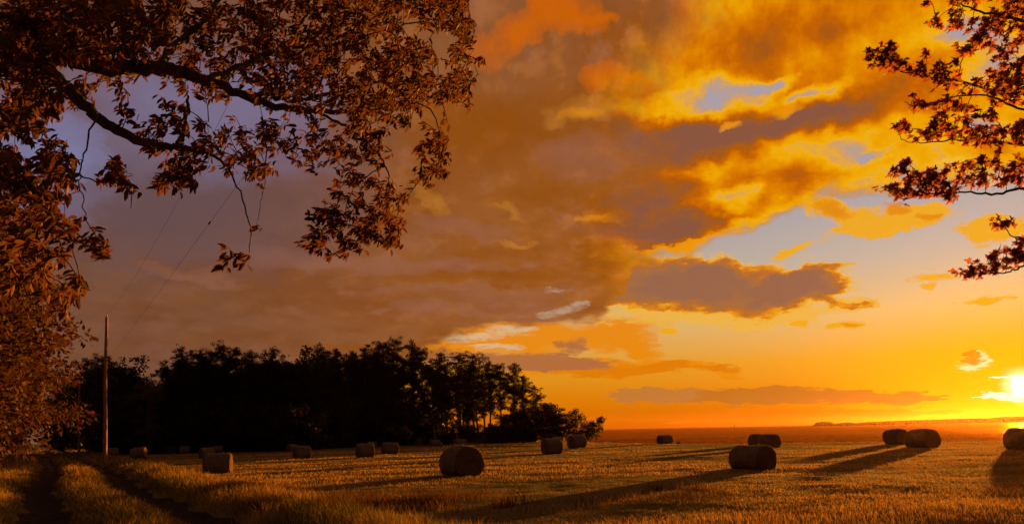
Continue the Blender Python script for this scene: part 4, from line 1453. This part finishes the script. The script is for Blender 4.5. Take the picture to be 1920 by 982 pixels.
# ----------------------------------------------------------------------------
# small things by the water
# ----------------------------------------------------------------------------
def beach_chair(loc, rz, label):
    t = empty('beach_chair', loc, rz)
    tag(t, label, 'chair', 'beach chairs at the edge of the sea')
    b = MB()
    for i in range(5):
        b.box((-.24 + i * .12, 0, .36 - .01 * abs(i - 2)), (.10, .52, .022))
    o = b.build('seat', M_GREYWOOD, t, False)
    b = MB()
    for i in range(5):
        x = -.24 + i * .12
        b.tube([(x, .24, .34), (x, .52, .72), (x, .64, 1.0 - .05 * abs(i - 2))], .04, 4)
    b.build('backrest', M_GREYWOOD, t, False)
    for s in (-1, 1):
        b = MB(); b.box((s * .36, -.02, .56), (.13, .72, .025)); b.build('armrest', M_GREYWOOD, t, False)
        b = MB(); b.box((s * .33, -.26, .27), (.05, .1, .55)); b.build('leg', M_GREYWOOD, t, False)
        b = MB(); b.tube([(s * .30, -.2, .34), (s * .30, .52, .02)], .045, 4); b.build('leg', M_GREYWOOD, t, False)
    return t


for (px, py, rz, lab) in ((1297, 831, 2.5, 'leftmost faint beach chair facing the sea beside the lone bale'), (1318, 831, 2.7, 'middle faint beach chair on the shore'),
                          (1340, 831, 2.4, 'right hand faint beach chair, clearest of the three')):
    g = on_ground(px, py + .3)
    beach_chair((g.x, g.y, hz(g.x, g.y)), rz, lab)

g = on_ground(1273, 832)
rv = rand_unit(1, RNG)
bm = bmesh.new()
bmesh.ops.create_icosphere(bm, subdivisions=3, radius=.5)
for v in bm.verts:
    n_ = float(fbm(np.array([v.co.x * 2.2 + 4]), np.array([v.co.y * 2.2 + v.co.z * 2]), 3)[0])
    v.co = Vector((v.co.x * .55, v.co.y * .4, max(v.co.z * .38, -.06))) * (.75 + .5 * n_)
me = bpy.data.meshes.new('stone'); bm.to_mesh(me); bm.free()
o = link('stone', me, M_STONE); o.location = (g.x, g.y, hz(g.x, g.y) + .05)
tag(o, 'small pale topped stone on the shore right of the lone bale', 'stone')

# a channel marker far out on the water
p = at(1377.5, 800, 700.0)
t = empty('channel_marker', (p.x, p.y, SEA_Z - 1.0))
tag(t, 'tiny post marker standing far out in the sea under the horizon', 'channel marker')
b = MB(); b.tube([(0, 0, -1), (0, 0, 4.4)], [.22, .18], 8); b.build('post', M_GREYWOOD, t)
b = MB(); b.box((0, -.25, 4.0), (1.1, .08, 1.1), 0); b.build('day_board', M_GREYWOOD, t, False)

# ----------------------------------------------------------------------------
# grass
# ----------------------------------------------------------------------------
k = MT('grass_blades')
a = k.n('ShaderNodeAttribute', attribute_name='tone').outputs['Fac']
r_ = k.n('ShaderNodeValToRGB', {0: a})
el_ = r_.color_ramp.elements
el_[0].position, el_[0].color = 0, (.035, .045, .012, 1)
el_[1].position, el_[1].color = 1, (.52, .32, .10, 1)
e_ = el_.new(.35); e_.color = (.10, .095, .025, 1)
e_ = el_.new(.7); e_.color = (.33, .21, .065, 1)
df = k.n('ShaderNodeBsdfDiffuse', {'Color': r_.outputs[0]})
tl = k.n('ShaderNodeBsdfTranslucent', {'Color': r_.outputs[0]})
M_GRASS = k.done(k.n('ShaderNodeMixShader', {0: .48, 1: df.outputs[0], 2: tl.outputs[0]}).outputs[0])


def blades(name, x, y, h, w, tone, rng, lean=.35, mat=None):
    n = len(x)
    z = height(x, y) - .01
    a = rng.uniform(0, 6.283, n)
    b = rng.uniform(0, 6.283, n)
    le = h * lean * rng.uniform(.2, 1.5, n)
    dx, dy = np.cos(b) * le - .12 * h, np.sin(b) * le
    sx_, sy_ = np.cos(a) * w / 2, np.sin(a) * w / 2
    base = np.stack([x, y, z], 1)
    S = np.stack([sx_, sy_, np.zeros(n)], 1)
    M_ = base + np.stack([dx * .35, dy * .35, h * .58], 1)
    T = base + np.stack([dx, dy, h], 1)
    v = np.stack([base - S, base + S, M_ + S * .8, M_ - S * .8, T], 1).reshape(-1, 3)
    i = np.arange(n)[:, None] * 5
    me = mesh_np(name, v, [i + np.array([0, 1, 2, 3]), i + np.array([3, 2, 4])], {'tone': np.repeat(tone, 5)})
    return link(name, me, mat or M_GRASS)


def scatter(n, y0, y1, rng, spread=.86):
    y = np.exp(rng.uniform(math.log(y0), math.log(y1), n))
    x = rng.uniform(-spread, spread, n) * y
    return x, y


wp = np.array([[wood_base(px).x, wood_base(px).y] for px in range(100, 1160, 20)])
wa = np.arctan2(wp[:, 0], wp[:, 1]); wr = np.hypot(wp[:, 0], wp[:, 1])


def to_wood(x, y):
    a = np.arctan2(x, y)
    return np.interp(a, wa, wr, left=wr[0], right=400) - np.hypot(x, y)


rng = np.random.default_rng(3)
x, y = scatter(470000, 8.5, 130, rng)
l, r = ruts(y)
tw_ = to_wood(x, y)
ok = (shore_r(x, y) - np.hypot(x, y) > 1.0) & (x > r + 3.2 + 1.2 * (fbm(x * .3, y * .3, 2) - .5)) & (tw_ > -6)
x, y, tw_ = x[ok], y[ok], tw_[ok]
ca, sa = math.cos(math.radians(14)), math.sin(math.radians(14))
u_, v_ = x * ca + y * sa, -x * sa + y * ca
rows_ = fbm(u_ * .05, v_ * .55, 3)
patch = fbm(x * .11 + 30, y * .11, 3)
fine = fbm(x * .9, y * .9, 2)
tone = .34 + 1.9 * (rows_ - .45) + 1.7 * (patch - .46) + .5 * (fine - .5) + rng.normal(size=len(x)) * .10 + .31
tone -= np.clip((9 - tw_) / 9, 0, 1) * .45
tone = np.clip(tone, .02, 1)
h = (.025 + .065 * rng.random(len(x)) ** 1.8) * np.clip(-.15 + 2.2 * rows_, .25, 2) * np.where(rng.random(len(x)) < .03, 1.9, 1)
keep = rng.random(len(x)) < np.clip(.35 + 1.3 * fine, .25, 1)
x, y, h, tone = x[keep], y[keep], h[keep], tone[keep]
w = np.maximum(.005, .0006 * y) * rng.uniform(.7, 1.4, len(x))
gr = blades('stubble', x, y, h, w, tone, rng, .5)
tag(gr, 'short golden hay stubble with green regrowth covering the field', 'stubble', kind='stuff')

# rough grass on the verges of the track
x, y = scatter(330000, 8.5, 120, rng, .95)
l, r = ruts(y)
edge_ = r + 3.4 + 1.4 * (fbm(x * .3, y * .3, 2) - .5)
rough = .52 + .12 * np.sin(y * 1.7)
ok = (x < edge_) & (np.abs(x - l) > rough) & (np.abs(x - r) > rough) & (x > l - 11) & (to_wood(x, y) > -10)
x, y, l, r = x[ok], y[ok], l[ok], r[ok]
mid = (l + r) / 2
cl = fbm(x * .8 + 3, y * .8, 3)
tone = np.clip(.44 + 1.3 * (cl - .45) + rng.normal(size=len(x)) * .17 + .12 * (x < l), 0, .95)
bank = gauss(x - r - 2.0, 1.3)
h = (.09 + .17 * rng.random(len(x)) ** 1.4) * (.5 + 1.0 * cl) * (1 + .3 * bank) * np.where((x > l) & (x < r), 1.05, 1)
h *= np.clip(np.minimum(np.abs(x - l), np.abs(x - r)) / .9, .35, 1)
w = np.maximum(.006, .0006 * y) * rng.uniform(.7, 1.4, len(x))
vg = blades('verge_grass', x, y, h, w, tone, rng, .55)
tag(vg, 'long rough orange brown grass on the verges and crown of the track', 'grass', kind='stuff')

# patches of taller reddish weeds standing in the near stubble
k = MT('weed_stems')
a = k.n('ShaderNodeAttribute', attribute_name='tone').outputs['Fac']
c_ = k.mix(a, (.05, .028, .013), (.26, .14, .05))
M_WEED = k.done(k.n('ShaderNodeMixShader', {0: .35, 1: k.n('ShaderNodeBsdfDiffuse', {'Color': c_}).outputs[0], 2: k.n('ShaderNodeBsdfTranslucent', {'Color': c_}).outputs[0]}).outputs[0])
wx_, wy_ = [], []
for (px, py, rx, ry, n) in ((705, 938, 1.5, .8, 2600), (640, 948, 1.0, .6, 900), (790, 945, 1.0, .6, 900), (860, 950, 1.3, .5, 1600), (520, 960, .8, .6, 1500), (470, 925, .9, 1.2, 2200),
                            (1265, 920, .8, .5, 900), (930, 955, 1.2, .5, 900), (1330, 940, 1.6, .5, 700), (600, 972, 1.0, .5, 1500)):
    g = ground(px, py)
    wx_.append(g.x + rng.normal(size=n) * rx); wy_.append(g.y + rng.normal(size=n) * ry)
x, y = np.concatenate(wx_), np.concatenate(wy_)
ok = fbm(x * 1.1 + 60, y * 1.1, 2) > .46
x, y = x[ok], y[ok]
l, r = ruts(y)
ok = x > r + 1.2
x, y = x[ok], y[ok]
wd = blades('weeds', x, y, rng.uniform(.10, .34, len(x)) * (.4 + fbm(x * 1.5, y * 1.5, 2)), np.full(len(x), .011) * rng.uniform(.6, 1.6, len(x)), rng.random(len(x)), rng, .5, M_WEED)
tag(wd, 'taller reddish brown weeds standing in the near stubble', 'weeds', kind='stuff')
